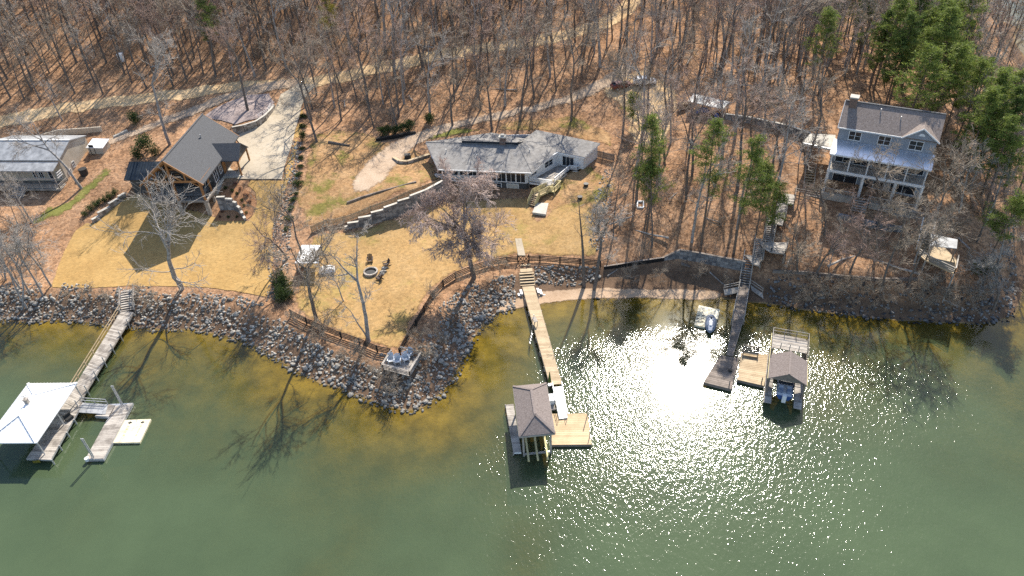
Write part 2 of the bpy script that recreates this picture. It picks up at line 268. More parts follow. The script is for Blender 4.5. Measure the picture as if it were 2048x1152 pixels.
# ------------------------------------------------------------------ mesh helpers
class MB:
    def __init__(s): s.v = []; s.f = []
    def add(s, vs, fs):
        n = len(s.v); s.v += [tuple(map(float, v)) for v in vs]; s.f += [tuple(i+n for i in f) for f in fs]; return s
    def box8(s, p): return s.add(p, [(3,2,1,0),(4,5,6,7),(0,1,5,4),(1,2,6,5),(2,3,7,6),(3,0,4,7)])
    def fb(s, L, u0, u1, v0, v1, z0, z1):
        q = [(u0,v0),(u1,v0),(u1,v1),(u0,v1)]; return s.box8([L(a,b,z0) for a,b in q]+[L(a,b,z1) for a,b in q])
    def bar(s, p, q, w, h=None):
        p, q = np.asarray(p, float), np.asarray(q, float); h = h or w; d = q-p; n = np.linalg.norm(d)
        if n < 1e-6: return s
        d /= n; up = np.array([0,0,1.]) if abs(d[2]) < .95 else np.array([0,1.,0]); a = np.cross(d, up); a /= np.linalg.norm(a); b = np.cross(a, d)
        c = [(-1,-1),(1,-1),(1,1),(-1,1)]
        return s.box8([p+a*i*w/2+b*j*h/2 for i,j in c]+[q+a*i*w/2+b*j*h/2 for i,j in c])
    def tube(s, p, q, r, r2=None, n=8):
        p, q = np.asarray(p, float), np.asarray(q, float); r2 = r if r2 is None else r2; d = q-p; d /= np.linalg.norm(d)
        up = np.array([0,0,1.]) if abs(d[2]) < .9 else np.array([1.,0,0]); a = np.cross(d, up); a /= np.linalg.norm(a); b = np.cross(d, a)
        c = [(math.cos(2*PI*i/n), math.sin(2*PI*i/n)) for i in range(n)]
        vs = [p+(a*x+b*y)*r for x,y in c]+[q+(a*x+b*y)*r2 for x,y in c]
        return s.add(vs, [(i,(i+1)%n,n+(i+1)%n,n+i) for i in range(n)]+[tuple(range(n))[::-1], tuple(range(n,2*n))])
    def slab(s, poly, t):
        n = len(poly); top = [np.asarray(p, float) for p in poly]; bot = [p-np.array([0,0,t]) for p in top]
        return s.add(top+bot, [tuple(range(n)), tuple(range(2*n-1, n-1, -1))]+[(i,n+i,n+(i+1)%n,(i+1)%n) for i in range(n)])
    def prism(s, poly, z0, z1):
        return s.slab([(p[0],p[1],z1) for p in poly], z1-z0)
    def blob(s, c, r, seed=0, flat=1.0, n=1):
        V, Fc = ICO; q = np.random.default_rng(seed); k = 1+(q.random(len(V))-.5)*.5; sc = np.array([1,1,flat])*(.8+.4*q.random(3))
        return s.add(np.asarray(c)+V*k[:, None]*sc*r, Fc)
    def build(s, name, mat, parent=None, at=None, smooth=False):
        o = parent if parent is not None else None
        off = np.array(at if at is not None else (ROOTLOC.get(parent.name, (0,0,0)) if parent is not None else (0,0,0)))
        me = bpy.data.meshes.new(name); me.from_pydata([tuple(np.array(v)-off) for v in s.v], [], s.f); me.materials.append(M[mat] if isinstance(mat, str) else mat)
        if smooth: me.polygons.foreach_set('use_smooth', [True]*len(me.polygons))
        ob = bpy.data.objects.new(name, me); COL.objects.link(ob)
        if parent is not None: ob.parent = parent; ROOTLOC[ob.name] = tuple(off)
        elif at is not None: ob.location = tuple(at)
        return ob
ROOTLOC = {}
def _ico():
    t = (1+5**.5)/2; v = np.array([(-1,t,0),(1,t,0),(-1,-t,0),(1,-t,0),(0,-1,t),(0,1,t),(0,-1,-t),(0,1,-t),(t,0,-1),(t,0,1),(-t,0,-1),(-t,0,1)], float); v /= np.linalg.norm(v[0])
    return v, [(0,11,5),(0,5,1),(0,1,7),(0,7,10),(0,10,11),(1,5,9),(5,11,4),(11,10,2),(10,7,6),(7,1,8),(3,9,4),(3,4,2),(3,2,6),(3,6,8),(3,8,9),(4,9,5),(2,4,11),(6,2,10),(8,6,7),(9,8,1)]
ICO = _ico()
def frame(o, ang):
    c, sn = math.cos(ang), math.sin(ang); o = np.asarray(o, float)
    return lambda u, v, z=0.0: np.array([o[0]+u*c-v*sn, o[1]+u*sn+v*c, z])
def tag(o, label=None, cat=None, group=None, kind=None):
    if label: o['label'] = label
    if cat: o['category'] = cat
    if group: o['group'] = group
    if kind: o['kind'] = kind
    return o
def thing(name, label, cat, loc=(0,0,0), group=None):
    o = bpy.data.objects.new(name, None); COL.objects.link(o); o.location = tuple(map(float, loc)); o.empty_display_size = .3
    ROOTLOC[o.name] = tuple(map(float, loc)); return tag(o, label, cat, group)
def dup(root, loc, rot=0.0, scale=1.0, label=None, group=None, tilt=(0,0)):
    r = root.copy(); COL.objects.link(r); r.location = tuple(map(float, loc)); r.rotation_euler = (tilt[0], tilt[1], rot); r.scale = (scale,)*3 if not isinstance(scale, tuple) else scale
    if label: r['label'] = label
    if group: r['group'] = group
    for ch in root.children:
        c = ch.copy(); COL.objects.link(c); c.parent = r
        for g in ch.children:
            d = g.copy(); COL.objects.link(d); d.parent = c
    return r
def npmesh(name, V, Fq, mat, k=4):
    me = bpy.data.meshes.new(name); V = np.ascontiguousarray(V, np.float32); Fq = np.ascontiguousarray(Fq, np.int32)
    me.vertices.add(len(V)); me.vertices.foreach_set('co', V.ravel()); n = len(Fq)
    me.loops.add(n*k); me.loops.foreach_set('vertex_index', Fq.ravel()); me.polygons.add(n)
    me.polygons.foreach_set('loop_start', np.arange(0, n*k, k, dtype=np.int32)); me.update(calc_edges=True); me.validate()
    for q in (mat if isinstance(mat, (list, tuple)) else [mat]): me.materials.append(M[q])
    return me
def link(name, me, parent=None):
    o = bpy.data.objects.new(name, me); COL.objects.link(o)
    if parent is not None: o.parent = parent
    return o

# ------------------------------------------------------------------ ground, water
nx, ny = gx.shape
idx = np.arange(nx*ny).reshape(nx, ny)
q = np.stack([idx[:-1,:-1], idx[1:,:-1], idx[1:,1:], idx[:-1,1:]], -1).reshape(-1, 4)
gme = npmesh('ground', np.c_[GP, hh], q, 'ground'); gme.polygons.foreach_set('use_smooth', [True]*len(gme.polygons))
tag(link('ground', gme), kind='structure')
wm, ns, ln = newmat('water'); o = nd(ns, 'ShaderNodeOutputMaterial'); M['water'] = wm
at = nd(ns, 'ShaderNodeAttribute', attribute_name='turbid'); ge = nd(ns, 'ShaderNodeNewGeometry'); pos = ge.outputs['Position']
mpw = nd(ns, 'ShaderNodeMapping'); mpw.inputs['Rotation'].default_value = (0, 0, -.45); mpw.inputs['Scale'].default_value = (1.75, 1.05, 1); ln.new(pos, mpw.inputs[0])
nA = nd(ns, 'ShaderNodeTexNoise', i_Scale=1.2, i_Detail=3, i_Roughness=.62); ln.new(mpw.outputs[0], nA.inputs['Vector'])
nB = nd(ns, 'ShaderNodeTexNoise', i_Scale=.045, i_Detail=3); ln.new(pos, nB.inputs['Vector'])
wind = nd(ns, 'ShaderNodeAttribute', attribute_name='wind')
bs = nd(ns, 'ShaderNodeMath', operation='MULTIPLY'); bs.inputs[1].default_value = 1.0; ln.new(wind.outputs['Fac'], bs.inputs[0])
bp = nd(ns, 'ShaderNodeBump', i_Distance=.085); ln.new(nA.outputs['Fac'], bp.inputs['Height']); ln.new(bs.outputs[0], bp.inputs['Strength'])
nC = nd(ns, 'ShaderNodeTexNoise', i_Scale=.09, i_Detail=5, i_Roughness=.6); ln.new(pos, nC.inputs['Vector'])
rc = ramp(ns, [(.3, (.056,.082,.042)), (.7, (.073,.104,.053))]); ln.new(nC.outputs['Fac'], rc.inputs[0])
df = nd(ns, 'ShaderNodeBsdfDiffuse'); ln.new(rc.outputs[0], df.inputs['Color'])
tr = nd(ns, 'ShaderNodeBsdfTransparent', i_Color=(.80,.76,.42,1))
m1 = nd(ns, 'ShaderNodeMixShader'); ln.new(at.outputs['Fac'], m1.inputs[0]); ln.new(tr.outputs[0], m1.inputs[1]); ln.new(df.outputs[0], m1.inputs[2])
gl = nd(ns, 'ShaderNodeBsdfGlossy'); rg_ = nd(ns, 'ShaderNodeMapRange'); rg_.inputs[1].default_value = .1; rg_.inputs[2].default_value = .8; rg_.inputs[3].default_value = .025; rg_.inputs[4].default_value = .085; ln.new(wind.outputs['Fac'], rg_.inputs[0]); ln.new(rg_.outputs[0], gl.inputs['Roughness']); ln.new(bp.outputs[0], gl.inputs['Normal'])
fr = nd(ns, 'ShaderNodeFresnel', i_IOR=1.33); ln.new(bp.outputs[0], fr.inputs['Normal'])
g2 = nd(ns, 'ShaderNodeBsdfGlossy', i_Roughness=.105); mg = nd(ns, 'ShaderNodeMixShader', i_0=.23); ln.new(gl.outputs[0], mg.inputs[1]); ln.new(g2.outputs[0], mg.inputs[2])
m2 = nd(ns, 'ShaderNodeMixShader'); ln.new(fr.outputs[0], m2.inputs[0]); ln.new(m1.outputs[0], m2.inputs[1]); ln.new(mg.outputs[0], m2.inputs[2]); ln.new(m2.outputs[0], o.inputs[0])
WX = axis(-110, 170, 1.2, -1500, 1500); WY = axis(24, 262, 1.2, -600, 1600)
wx, wy = np.meshgrid(WX, WY, indexing='ij'); WP = np.c_[wx.ravel(), wy.ravel()]; i2 = np.arange(wx.size).reshape(wx.shape)
wsd = pldist(WP, shore); wsd = np.where(inpoly(WP, land_poly), wsd, -wsd)
q = np.stack([i2[:-1,:-1], i2[1:,:-1], i2[1:,1:], i2[:-1,1:]], -1).reshape(-1, 4); q = q[(wsd[q] < 2).any(1)]
used = np.unique(q); rem = np.zeros(wx.size, int); rem[used] = np.arange(len(used)); WPu = WP[used]
wme = npmesh('water', np.c_[WPu, np.zeros(len(used))], rem[q], 'water')
dep = np.clip(-gsample(HG, WPu[:, 0], WPu[:, 1]), 0, 9)
tu = 1-np.exp(-dep/1.0)
a = wme.attributes.new('turbid', 'FLOAT', 'POINT'); a.data.foreach_set('value', tu.astype(np.float32))
wd = .12+.75*np.clip((-wsd[used]-5)/7, 0, 1)*np.clip((WPu[:, 0]+75)/95, .3, 1.0)*(1+.5*vnoise(WPu*[.5,1], 9, 9))
a = wme.attributes.new('wind', 'FLOAT', 'POINT'); a.data.foreach_set('value', np.clip(wd, .08, 1.3).astype(np.float32))
tag(link('water', wme), kind='structure')

def sheet(name, pts, mat, dz=.06, step=.9, jit=.25, world=False, label=None, cat=None):
    """a thin ground cover draped over the terrain inside a polygon of photo points"""
    P = np.array([p[:2] for p in pts]) if world else np.array([G(*p)[:2] for p in pts]); B = []
    for a, b in zip(P, np.roll(P, -1, 0)):
        n = max(1, int(np.linalg.norm(b-a)/step))
        for i in range(n): B.append(a+(b-a)*i/n)
    B = np.array(B); B = B+np.c_[vnoise(B, 2.3, 21), vnoise(B+40, 2.3, 22)]*2*jit
    lo, hi = B.min(0), B.max(0); X, Y = np.meshgrid(np.arange(lo[0], hi[0], step), np.arange(lo[1], hi[1], step)); Q = np.c_[X.ravel(), Y.ravel()]+rng.random((X.size, 2))*.2*step
    Q = Q[inpoly(Q, B)]; Q = Q[pldist(Q, np.vstack([B, B[:1]])) > .35*step] if len(Q) else Q
    n = len(B); V = [Vector(p) for p in B]+[Vector(p) for p in Q]
    vo, eo, fo = mgeo.delaunay_2d_cdt(V, [(i, (i+1) % n) for i in range(n)], [], 1, 1e-4)[:3]
    vo = np.array([tuple(v) for v in vo]); z = gsample(HG, vo[:, 0], vo[:, 1])+dz
    me = bpy.data.meshes.new(name); me.from_pydata(np.c_[vo, z].tolist(), [], [tuple(f) for f in fo])
    # keep faces upwards
    me.polygons.foreach_set('use_smooth', [True]*len(me.polygons)); me.materials.append(M[mat])
    a = me.attributes.new('edge', 'FLOAT', 'POINT'); a.data.foreach_set('value', pldist(vo, np.vstack([B, B[:1]])).astype(np.float32))
    ob = link(name, me); tag(ob, kind='structure'); SHEETS.append((name, B)); return ob
SHEETS = []
def ribbon(pts, w):
    """centre line of photo points -> outline of a strip w metres wide (w may be a list)"""
    P = np.array([G(*p)[:2] for p in pts]); w = np.array(w if isinstance(w, (list, tuple)) else [w]*len(P))
    # resample smooth
    t = np.r_[0, np.cumsum(np.linalg.norm(np.diff(P, axis=0), axis=1))]; ts = np.linspace(0, t[-1], max(4, int(t[-1]/2.5)))
    C = np.c_[np.interp(ts, t, P[:, 0]), np.interp(ts, t, P[:, 1])]; ww = np.interp(ts, t, w)
    for _ in range(2): C[1:-1] = (C[:-2]+2*C[1:-1]+C[2:])/4
    d = np.gradient(C, axis=0); d /= np.linalg.norm(d, axis=1)[:, None]; nrm = np.c_[-d[:, 1], d[:, 0]]
    return np.vstack([C+nrm*ww[:, None]/2, (C-nrm*ww[:, None]/2)[::-1]])
GOLD1 = [(100,577),(112,540),(128,500),(150,462),(172,446),(190,447),(215,425),(250,396),(275,388),(330,410),(400,425),(455,441),(497,442),(508,425),(512,405),(508,385),(480,360),(565,361),(582,300),(598,225),(608,212),(606,250),(596,300),(584,350),(566,400),(552,440),(545,470),(548,520),(545,560),(540,598),(500,590),(430,578),(362,574),(260,574),(180,578)]
LAWN2 = [(578,610),(600,560),(600,520),(620,470),(690,458),(745,450),(800,432),(850,412),(890,398),(960,398),(1060,390),(1075,440),(1130,400),(1200,420),(1195,470),(1200,522),(1120,516),(1040,514),(977,522),(940,534),(908,548),(885,565),(862,594),(845,622),(828,652),(812,680),(800,700),(782,704),(750,694),(715,682),(680,668),(640,652),(610,638)]
UPPER2 = [(600,460),(590,400),(604,330),(620,270),(660,255),(740,265),(790,285),(850,300),(868,330),(880,362),(820,388),(745,416),(690,436),(640,455)]
sheet('lawn', UPPER2, 'rough', .05, jit=.8)
sheet('lawn', LAWN2, 'tanlawn', .06, jit=.5)
sheet('lawn', GOLD1, 'gold', .07, jit=.12)
sheet('lawn', [(1060,395),(1110,330),(1190,330),(1240,360),(1215,430),(1200,500),(1130,470)], 'rough', .05, jit=.8)
sheet('lawn', [(1000,240),(1100,232),(1150,228),(1230,262),(1225,300),(1195,285),(1070,262),(985,263)], 'rough', .06, jit=.6)
sheet('grass', [(80,418),(120,405),(180,360),(215,330),(235,345),(190,385),(140,425),(90,450),(40,455)], 'greengrass', .05, jit=.5)
sheet('grass', [(690,408),(740,380),(800,362),(760,385),(700,410)], 'greengrass', .09, jit=.3)
sheet('grass', [(830,265),(900,250),(985,258),(900,278),(850,285),(800,290)], 'greengrass', .06, jit=.3)
sheet('dirt_road', ribbon([(-40,250),(0,245),(150,213),(300,197),(430,180),(560,168),(640,163),(700,150),(800,128),(900,106),(1000,93),(1100,80),(1180,58),(1230,38),(1262,8),(1280,-20)], 5.0), 'dirt', .08, jit=.5, world=True)
sheet('gravel_road', ribbon([(170,312),(220,285),(290,258),(370,228),(450,197),(540,172),(610,165)], [4,4,4,4.5,5,6,5]), 'gravel', .11, jit=.4, world=True)
sheet('parking_pad', [(402,238),(430,218),(495,190),(540,188),(550,206),(540,226),(532,236),(470,252)], 'mauve', .14, jit=.15)
sheet('driveway', [(470,275),(534,243),(552,214),(562,190),(598,168),(634,170),(616,188),(603,214),(584,290),(564,360),(474,360),(478,330),(490,300)], 'slab', .16, jit=.0)
sheet('gravel_drive', ribbon([(1260,130),(1215,165),(1160,192),(1090,212),(1010,228),(930,245),(860,265),(805,290),(765,325),(735,360),(715,390)], [5,5,4.5,4,4,4,4.5,6,8,7,4]), 'gravel', .10, jit=.6, world=True)
sheet('parking_area', [(1205,150),(1300,140),(1360,180),(1350,260),(1310,300),(1262,285),(1250,220),(1210,200)], 'dirt', .07, jit=.8)
sheet('beach', [(985,630),(1005,605),(1045,590),(1090,580),(1160,575),(1260,574),(1400,577),(1445,583),(1445,603),(1400,602),(1300,599),(1200,600),(1130,605),(1080,611),(1040,618),(1000,628)], 'sand', .05, jit=.2)
sheet('garden_bed', [zB(460,490),zB(760,300),zB(900,430),zB(1060,560),zB(1090,740),zB(1000,920),zB(900,1000),zB(320,1010),zB(430,780)], 'mulch', .10, jit=.1)
sheet('path', [(1030,478),(1043,478),(1051,512),(1036,512)], 'slab', .11, jit=0)

# ------------------------------------------------------------------ light
EL, AZ = math.radians(44.1), math.radians(17.8)
sun_d = bpy.data.lights.new('sun', 'SUN'); sun_d.energy = 5.0; sun_d.angle = math.radians(.53); sun_d.color = (1, .93, .82)
sun = bpy.data.objects.new('sun', sun_d); COL.objects.link(sun)
sdir = Vector((math.cos(EL)*math.sin(AZ), math.cos(EL)*math.cos(AZ), math.sin(EL))); sun.rotation_euler = sdir.to_track_quat('Z', 'Y').to_euler(); sun.location = (60, 200, 200)
wo = bpy.data.worlds.new('World'); S.world = wo; wo.use_nodes = True; wn = wo.node_tree; bg = wn.nodes['Background']
sk = wn.nodes.new('ShaderNodeTexSky'); sk.sky_type = 'NISHITA'; sk.sun_disc = False; sk.sun_elevation = EL; sk.sun_rotation = AZ; sk.altitude = 200
wn.links.new(sk.outputs[0], bg.inputs[0]); bg.inputs[1].default_value = .135
S.view_settings.view_transform = 'Standard'; S.view_settings.look = 'None'; S.view_settings.exposure = .80; S.view_settings.gamma = 1
S.cycles.transparent_max_bounces = 12; S.cycles.max_bounces = 5; S.cycles.diffuse_bounces = 2; S.cycles.glossy_bounces = 2; S.cycles.use_denoising = False; S.cycles.sample_clamp_indirect = 6
# ------------------------------------------------------------------ building helpers
def boards(mb, A, B, C, D, pitch=.3, th=.05, gap=.02):
    """boards across a quad deck: A,B = near edge ends; boards run from side AD to side BC, stepping from AB towards DC"""
    A, B, C, D = [np.asarray(p, float) for p in (A, B, C, D)]; n = max(1, int(np.linalg.norm((D+C-A-B)/2)/pitch))
    for i in range(n):
        t0, t1 = i/n, (i+1-gap/pitch)/n
        a, b, c, d = A+(D-A)*t0, B+(C-B)*t0, B+(C-B)*t1, A+(D-A)*t1
        mb.slab([a, b, c, d], th)
    return mb
def railing(pts, h=1.0, rails=(.35,.68,1.0), sp=2.0, pw=.1, rw=.06, rh=.1, cap=0, bal=0, mb=None):
    mb = mb or MB()
    for a, b in zip(pts[:-1], pts[1:]):
        a, b = np.asarray(a, float), np.asarray(b, float); n = max(1, round(np.linalg.norm(b-a)/sp)); up = np.array([0, 0, h])
        for i in range(n+1): p = a+(b-a)*i/n; mb.bar(p, p+up*1.02, pw)
        for r in rails: mb.bar(a+up*r, b+up*r, rw, rh)
        if cap: mb.bar(a+up*1.03, b+up*1.03, cap, .05)
        if bal:
            k = int(np.linalg.norm(b-a)/bal)
            for i in range(k): p = a+(b-a)*(i+.5)/k; mb.bar(p+up*.1, p+up*.97, .05)
    return mb
def flight(top, bot, w, n, mat, parent, rail=1.0, railmat=None, close=False):
    """a straight stair from top to bottom: treads, stringers, handrails"""
    top, bot = np.asarray(top, float), np.asarray(bot, float); d = bot-top; h = np.array([d[0], d[1], 0]); L = np.linalg.norm(h); h /= L; s = np.array([-h[1], h[0], 0])
    tr = MB(); st = MB()
    for i in range(n):
        c = top+d*(i+.5)/n; a = c-h*L/n*.48; b = c+h*L/n*.42
        tr.slab([a-s*w/2, b-s*w/2, b+s*w/2, a+s*w/2] if True else [], .06)
    tr.build('steps', mat, parent)
    for k in (-1, 1): st = MB(); st.bar(top+s*k*(w/2+.05)-[0,0,.18], bot+s*k*(w/2+.05)-[0,0,.18], .07, .28); st.build('stringer', mat, parent)
    if rail:
        for k in (-1, 1): railing([top+s*k*(w/2+.05), bot+s*k*(w/2+.05)], rail, (.5, 1.0), 1.8, .09, .07, .09).build('handrail', railmat or mat, parent)
def wallbox(mb, a, b, z0, z1, t=.15):
    a, b = np.array([*a[:2], 0.]), np.array([*b[:2], 0.]); d = b-a; d /= np.linalg.norm(d); n = np.array([-d[1], d[0], 0])*t/2
    return mb.box8([a-n+[0,0,z0], b-n+[0,0,z0], b+n+[0,0,z0], a+n+[0,0,z0], a-n+[0,0,z1], b-n+[0,0,z1], b+n+[0,0,z1], a+n+[0,0,z1]])
def wallslope(mb, a, b, z0, za, zb, t=.15):
    a, b = np.array([*a[:2], 0.]), np.array([*b[:2], 0.]); d = b-a; d /= np.linalg.norm(d); n = np.array([-d[1], d[0], 0])*t/2; Q = lambda p, s, z: p+s*n+[0,0,z]
    return mb.box8([Q(a,-1,z0), Q(b,-1,z0), Q(b,1,z0), Q(a,1,z0), Q(a,-1,za), Q(b,-1,zb), Q(b,1,zb), Q(a,1,za)])
def window(parent, a, b, t0, t1, z0, z1, out=.09, frame='white_paint', pane='glass', mull=1, name='window', cross=True):
    """window on the wall from a to b between fractions t0..t1; faces the right-hand side of a->b"""
    a, b = np.array([*a[:2], 0.]), np.array([*b[:2], 0.]); d = b-a; L = np.linalg.norm(d); u = d/L; n = np.array([u[1], -u[0], 0])
    p, q = a+d*t0+n*out, a+d*t1+n*out; up = lambda v, z: v+np.array([0, 0, z]); fr = MB(); w = .09
    fr.bar(up(p, z0), up(p, z1), w, .06); fr.bar(up(q, z0), up(q, z1), w, .06); fr.bar(up(p, z0), up(q, z0), .06, w); fr.bar(up(p, z1), up(q, z1), .06, w)
    for i in range(mull): m = p+(q-p)*(i+1)/(mull+1); fr.bar(up(m, z0), up(m, z1), .06)
    if cross: fr.bar(up(p, (z0+z1)/2), up(q, (z0+z1)/2), .04)
    f = fr.build(name, frame, parent); g = MB(); e = n*.035
    g.add([up(p-e, z0), up(q-e, z0), up(q-e, z1), up(p-e, z1)], [(0,1,2,3)]); g.build('pane', pane, f); return f
def gable(mb, tris):
    for t in tris: mb.add(t, [tuple(range(len(t)))])
def ribs(mb, a, b, c, d, n, w=.05, h=.05):
    """standing seams from edge a-b (eave) to edge d-c (ridge)"""
    a, b, c, d = [np.asarray(x, float) for x in (a, b, c, d)]
    for i in range(n+1): t = i/n; mb.bar(a+(b-a)*t+[0,0,h/2], d+(c-d)*t+[0,0,h/2], w, h)

# ================================================================== timber house (dark gable roof)
A0 = np.array(W(*z6(475,468), 16.5)); A1 = np.array(W(*z6(790,105), 16.5)); ang = math.atan2(A1[1]-A0[1], A1[0]-A0[0]); Ln = np.linalg.norm((A1-A0)[:2])
Lh = frame(A0, ang)     # u: along the ridge away from the lake, v: to the LEFT of it
h = thing('timber_house', 'dark gabled lake house with cedar timber porch beside the concrete driveway', 'house', (*A0[:2], 5))
def rz(v): return 16.5-.817*abs(v)
EW = 5.75
rf = MB()
for s in (-1, 1): rf.slab([Lh(0,0,16.5), Lh(Ln,0,16.5), Lh(Ln,s*EW,rz(EW)), Lh(0,s*EW,rz(EW))][::s], .22)
roof = rf.build('roof', 'shingle_black', h)
mb = MB(); mb.bar(Lh(-.02,0,16.53), Lh(Ln,0,16.53), .3, .06); mb.build('ridge_cap', 'shingle_black', roof)
mb = MB(); p = Lh(Ln*.62,-1.9,rz(1.9)); mb.tube(p-[0,0,.2], p+[0,0,.7], .12); mb.build('vent_pipe', 'galv', roof)
for u in (.05, Ln-.05):
    fb = MB()
    for s in (-1, 1): fb.bar(Lh(u,0,16.3), Lh(u,s*EW,rz(EW)-.2), .12, .34)
    fb.build('bargeboard', 'cedar', roof)
mb = MB(); WV = 4.95; PU = 5.2; z0, zf = 4.6, 8.3
for a, b in ((Lh(PU,WV), Lh(PU,-WV)), (Lh(PU,-WV), Lh(Ln-.6,-WV)), (Lh(Ln-.6,-WV), Lh(Ln-.6,WV)), (Lh(Ln-.6,WV), Lh(PU,WV))): wallbox(mb, a, b, zf, 12.2, .2)
for u in (PU, Ln-.6): mb.add([Lh(u,WV,12.2), Lh(u,-WV,12.2), Lh(u,0,16.2)], [(0,1,2)])
mb.build('wall', 'dark_siding', h)
mb = MB()
for a, b in ((Lh(PU,WV), Lh(PU,-WV)), (Lh(PU,-WV), Lh(Ln-.6,-WV)), (Lh(PU,WV), Lh(Ln-.6,WV))): wallbox(mb, a, b, z0, zf, .3)
mb.build('foundation', 'concrete_pale', h)
window(h, Lh(PU,WV), Lh(PU,-WV), .1, .42, 8.6, 11.2, .14, 'black_wood', mull=2); window(h, Lh(PU,WV), Lh(PU,-WV), .56, .92, 8.6, 11.2, .14, 'black_wood', mull=2)
window(h, Lh(PU,WV), Lh(PU,-WV), .36, .64, 12, 14, .14, 'black_wood', mull=1)
window(h, Lh(PU,WV), Lh(PU,-WV), .2, .45, 5.3, 7.5, .2, 'black_wood', mull=2); window(h, Lh(PU,WV), Lh(PU,-WV), .55, .85, 5.3, 7.5, .2, 'black_wood', mull=2)
R1, R2 = Lh(PU,-WV), Lh(Ln-.6,-WV)
window(h, R1, R2, .04, .16, 8.9, 11.3, .14, mull=1); window(h, R1, R2, .24, .33, 9.2, 11.2, .14, mull=1); window(h, R1, R2, .82, .94, 9.2, 11, .14, mull=1)
pd = MB(); boards(pd, Lh(.5,EW-.6,zf), Lh(.5,-EW+.6,zf), Lh(PU,-EW+.6,zf), Lh(PU,EW-.6,zf), .28, .06); pd.fb(Lh,.45,PU,-EW+.5,EW-.5,zf-.4,zf-.08); pd.build('porch_deck', 'wood_grey', h)
for v in (4.9, 0, -4.9):
    b = MB(); b.bar(Lh(.6,v,z0+.05), Lh(.6,v,zf), .62); b.build('pier', 'stone', h)
    b = MB(); b.bar(Lh(.6,v,zf), Lh(.6,v,12.2 if v else 15.9), .34); b.build('post', 'cedar', h)
for v in (4.9, -4.9):
    b = MB(); b.bar(Lh(PU-1.6,v,zf), Lh(PU-1.6,v,12.1), .3); b.build('post', 'cedar', h); b = MB(); b.bar(Lh(PU-1.6,v,z0), Lh(PU-1.6,v,zf-.3), .4); b.build('pier', 'stone', h)
b = MB(); b.bar(Lh(.6,5.1,12.1), Lh(.6,-5.1,12.1), .3, .4)
for s in (-1, 1):
    b.bar(Lh(.6,s*5.1,12.1), Lh(PU,s*5.1,12.1), .25, .35); b.bar(Lh(.6,0,13.6), Lh(.6,s*1.9,12.2), .22, .28); b.bar(Lh(.6,s*2.6,12.2), Lh(.6,s*2.6,14), .24)
    b.bar(Lh(.6,s*4.8,11), Lh(.6,s*3.4,12), .2); b.bar(Lh(.6,0,15.9), Lh(.6,s*5.2,11.9), .25, .3)
b.bar(Lh(PU-.3,5,12.15), Lh(PU-.3,-5,12.15), .2, .3); b.build('truss', 'cedar', h)
railing([Lh(PU,4.9,zf), Lh(.6,4.9,zf), Lh(.6,-4.9,zf), Lh(PU,-4.9,zf)], .95, (.25,.45,.65,.85,1), 2.4, .07, .04, .05).build('railing', 'black_wood', h)
mb = MB(); mb.fb(Lh,-.3,PU,-5.6,5.6,4.5,4.72); mb.build('patio', 'concrete', h)
# side entry porch with its own small gable
u0, u1, vo = 9.0, 14.4, -8.9; um = (u0+u1)/2; ez, rz2 = 11.5, 13.7
mb = MB(); vi_e, vi_r = -(16.5-ez)/.817+.0, -(16.5-rz2)/.817
mb.slab([Lh(um,vi_r,rz2), Lh(u0,-EW+.2,ez), Lh(u0,vo,ez), Lh(um,vo,rz2)], .2); mb.slab([Lh(um,vo,rz2), Lh(u1,vo,ez), Lh(u1,-EW+.2,ez), Lh(um,vi_r,rz2)], .2)
pr = mb.build('porch_roof', 'shingle_black', h)
mb = MB(); mb.add([Lh(u0,vo+.25,ez-.1), Lh(u1,vo+.25,ez-.1), Lh(um,vo+.25,rz2-.2)], [(0,1,2)]); mb.build('porch_gable', 'dark_siding', h)
for u in (u0+.3, u1-.3): b = MB(); b.bar(Lh(u,vo+.4,8), Lh(u,vo+.4,ez-.1), .28); b.build('post', 'cedar', h)
b = MB(); b.bar(Lh(u0+.1,vo+.4,ez-.2), Lh(u1-.1,vo+.4,ez-.2), .24, .3); b.build('beam', 'cedar', h)
b = MB(); b.fb(Lh,u0,u1,vo,-WV,7.6,8.25); b.build('entry_landing', 'concrete_pale', h)
window(h, R1, R2, .37, .46, 8.35, 10.6, .14, 'cedar', 'cedar', 0, 'door', False)
# lower wing on the left with a dark metal roof
mb = MB(); a, b, c, d = Lh(6.4,12.6,9.2), Lh(6.4,EW-.6,9.2), Lh(10,EW-.8,11), Lh(10,12.6,11); mb.slab([a,b,c,d], .14); e, f = Lh(13.4,EW-.6,9.2), Lh(13.4,12.6,9.2); mb.slab([d,c,e,f], .14); ribs(mb, a, b, c, d, 14); ribs(mb, f, e, c, d, 14); mb.build('wing_roof', 'metal_dark', h)
mb = MB(); wallbox(mb, Lh(7.2,12), Lh(7.2,5), 5.6, 9.2); wallbox(mb, Lh(12.8,12), Lh(12.8,5), 5.6, 9.2); wallbox(mb, Lh(7.2,12), Lh(12.8,12), 5.6, 9.2); mb.add([Lh(7.2,12,9.2), Lh(12.8,12,9.2), Lh(10,12,10.8)], [(0,1,2)]); mb.build('wing_wall', 'dark_siding', h)

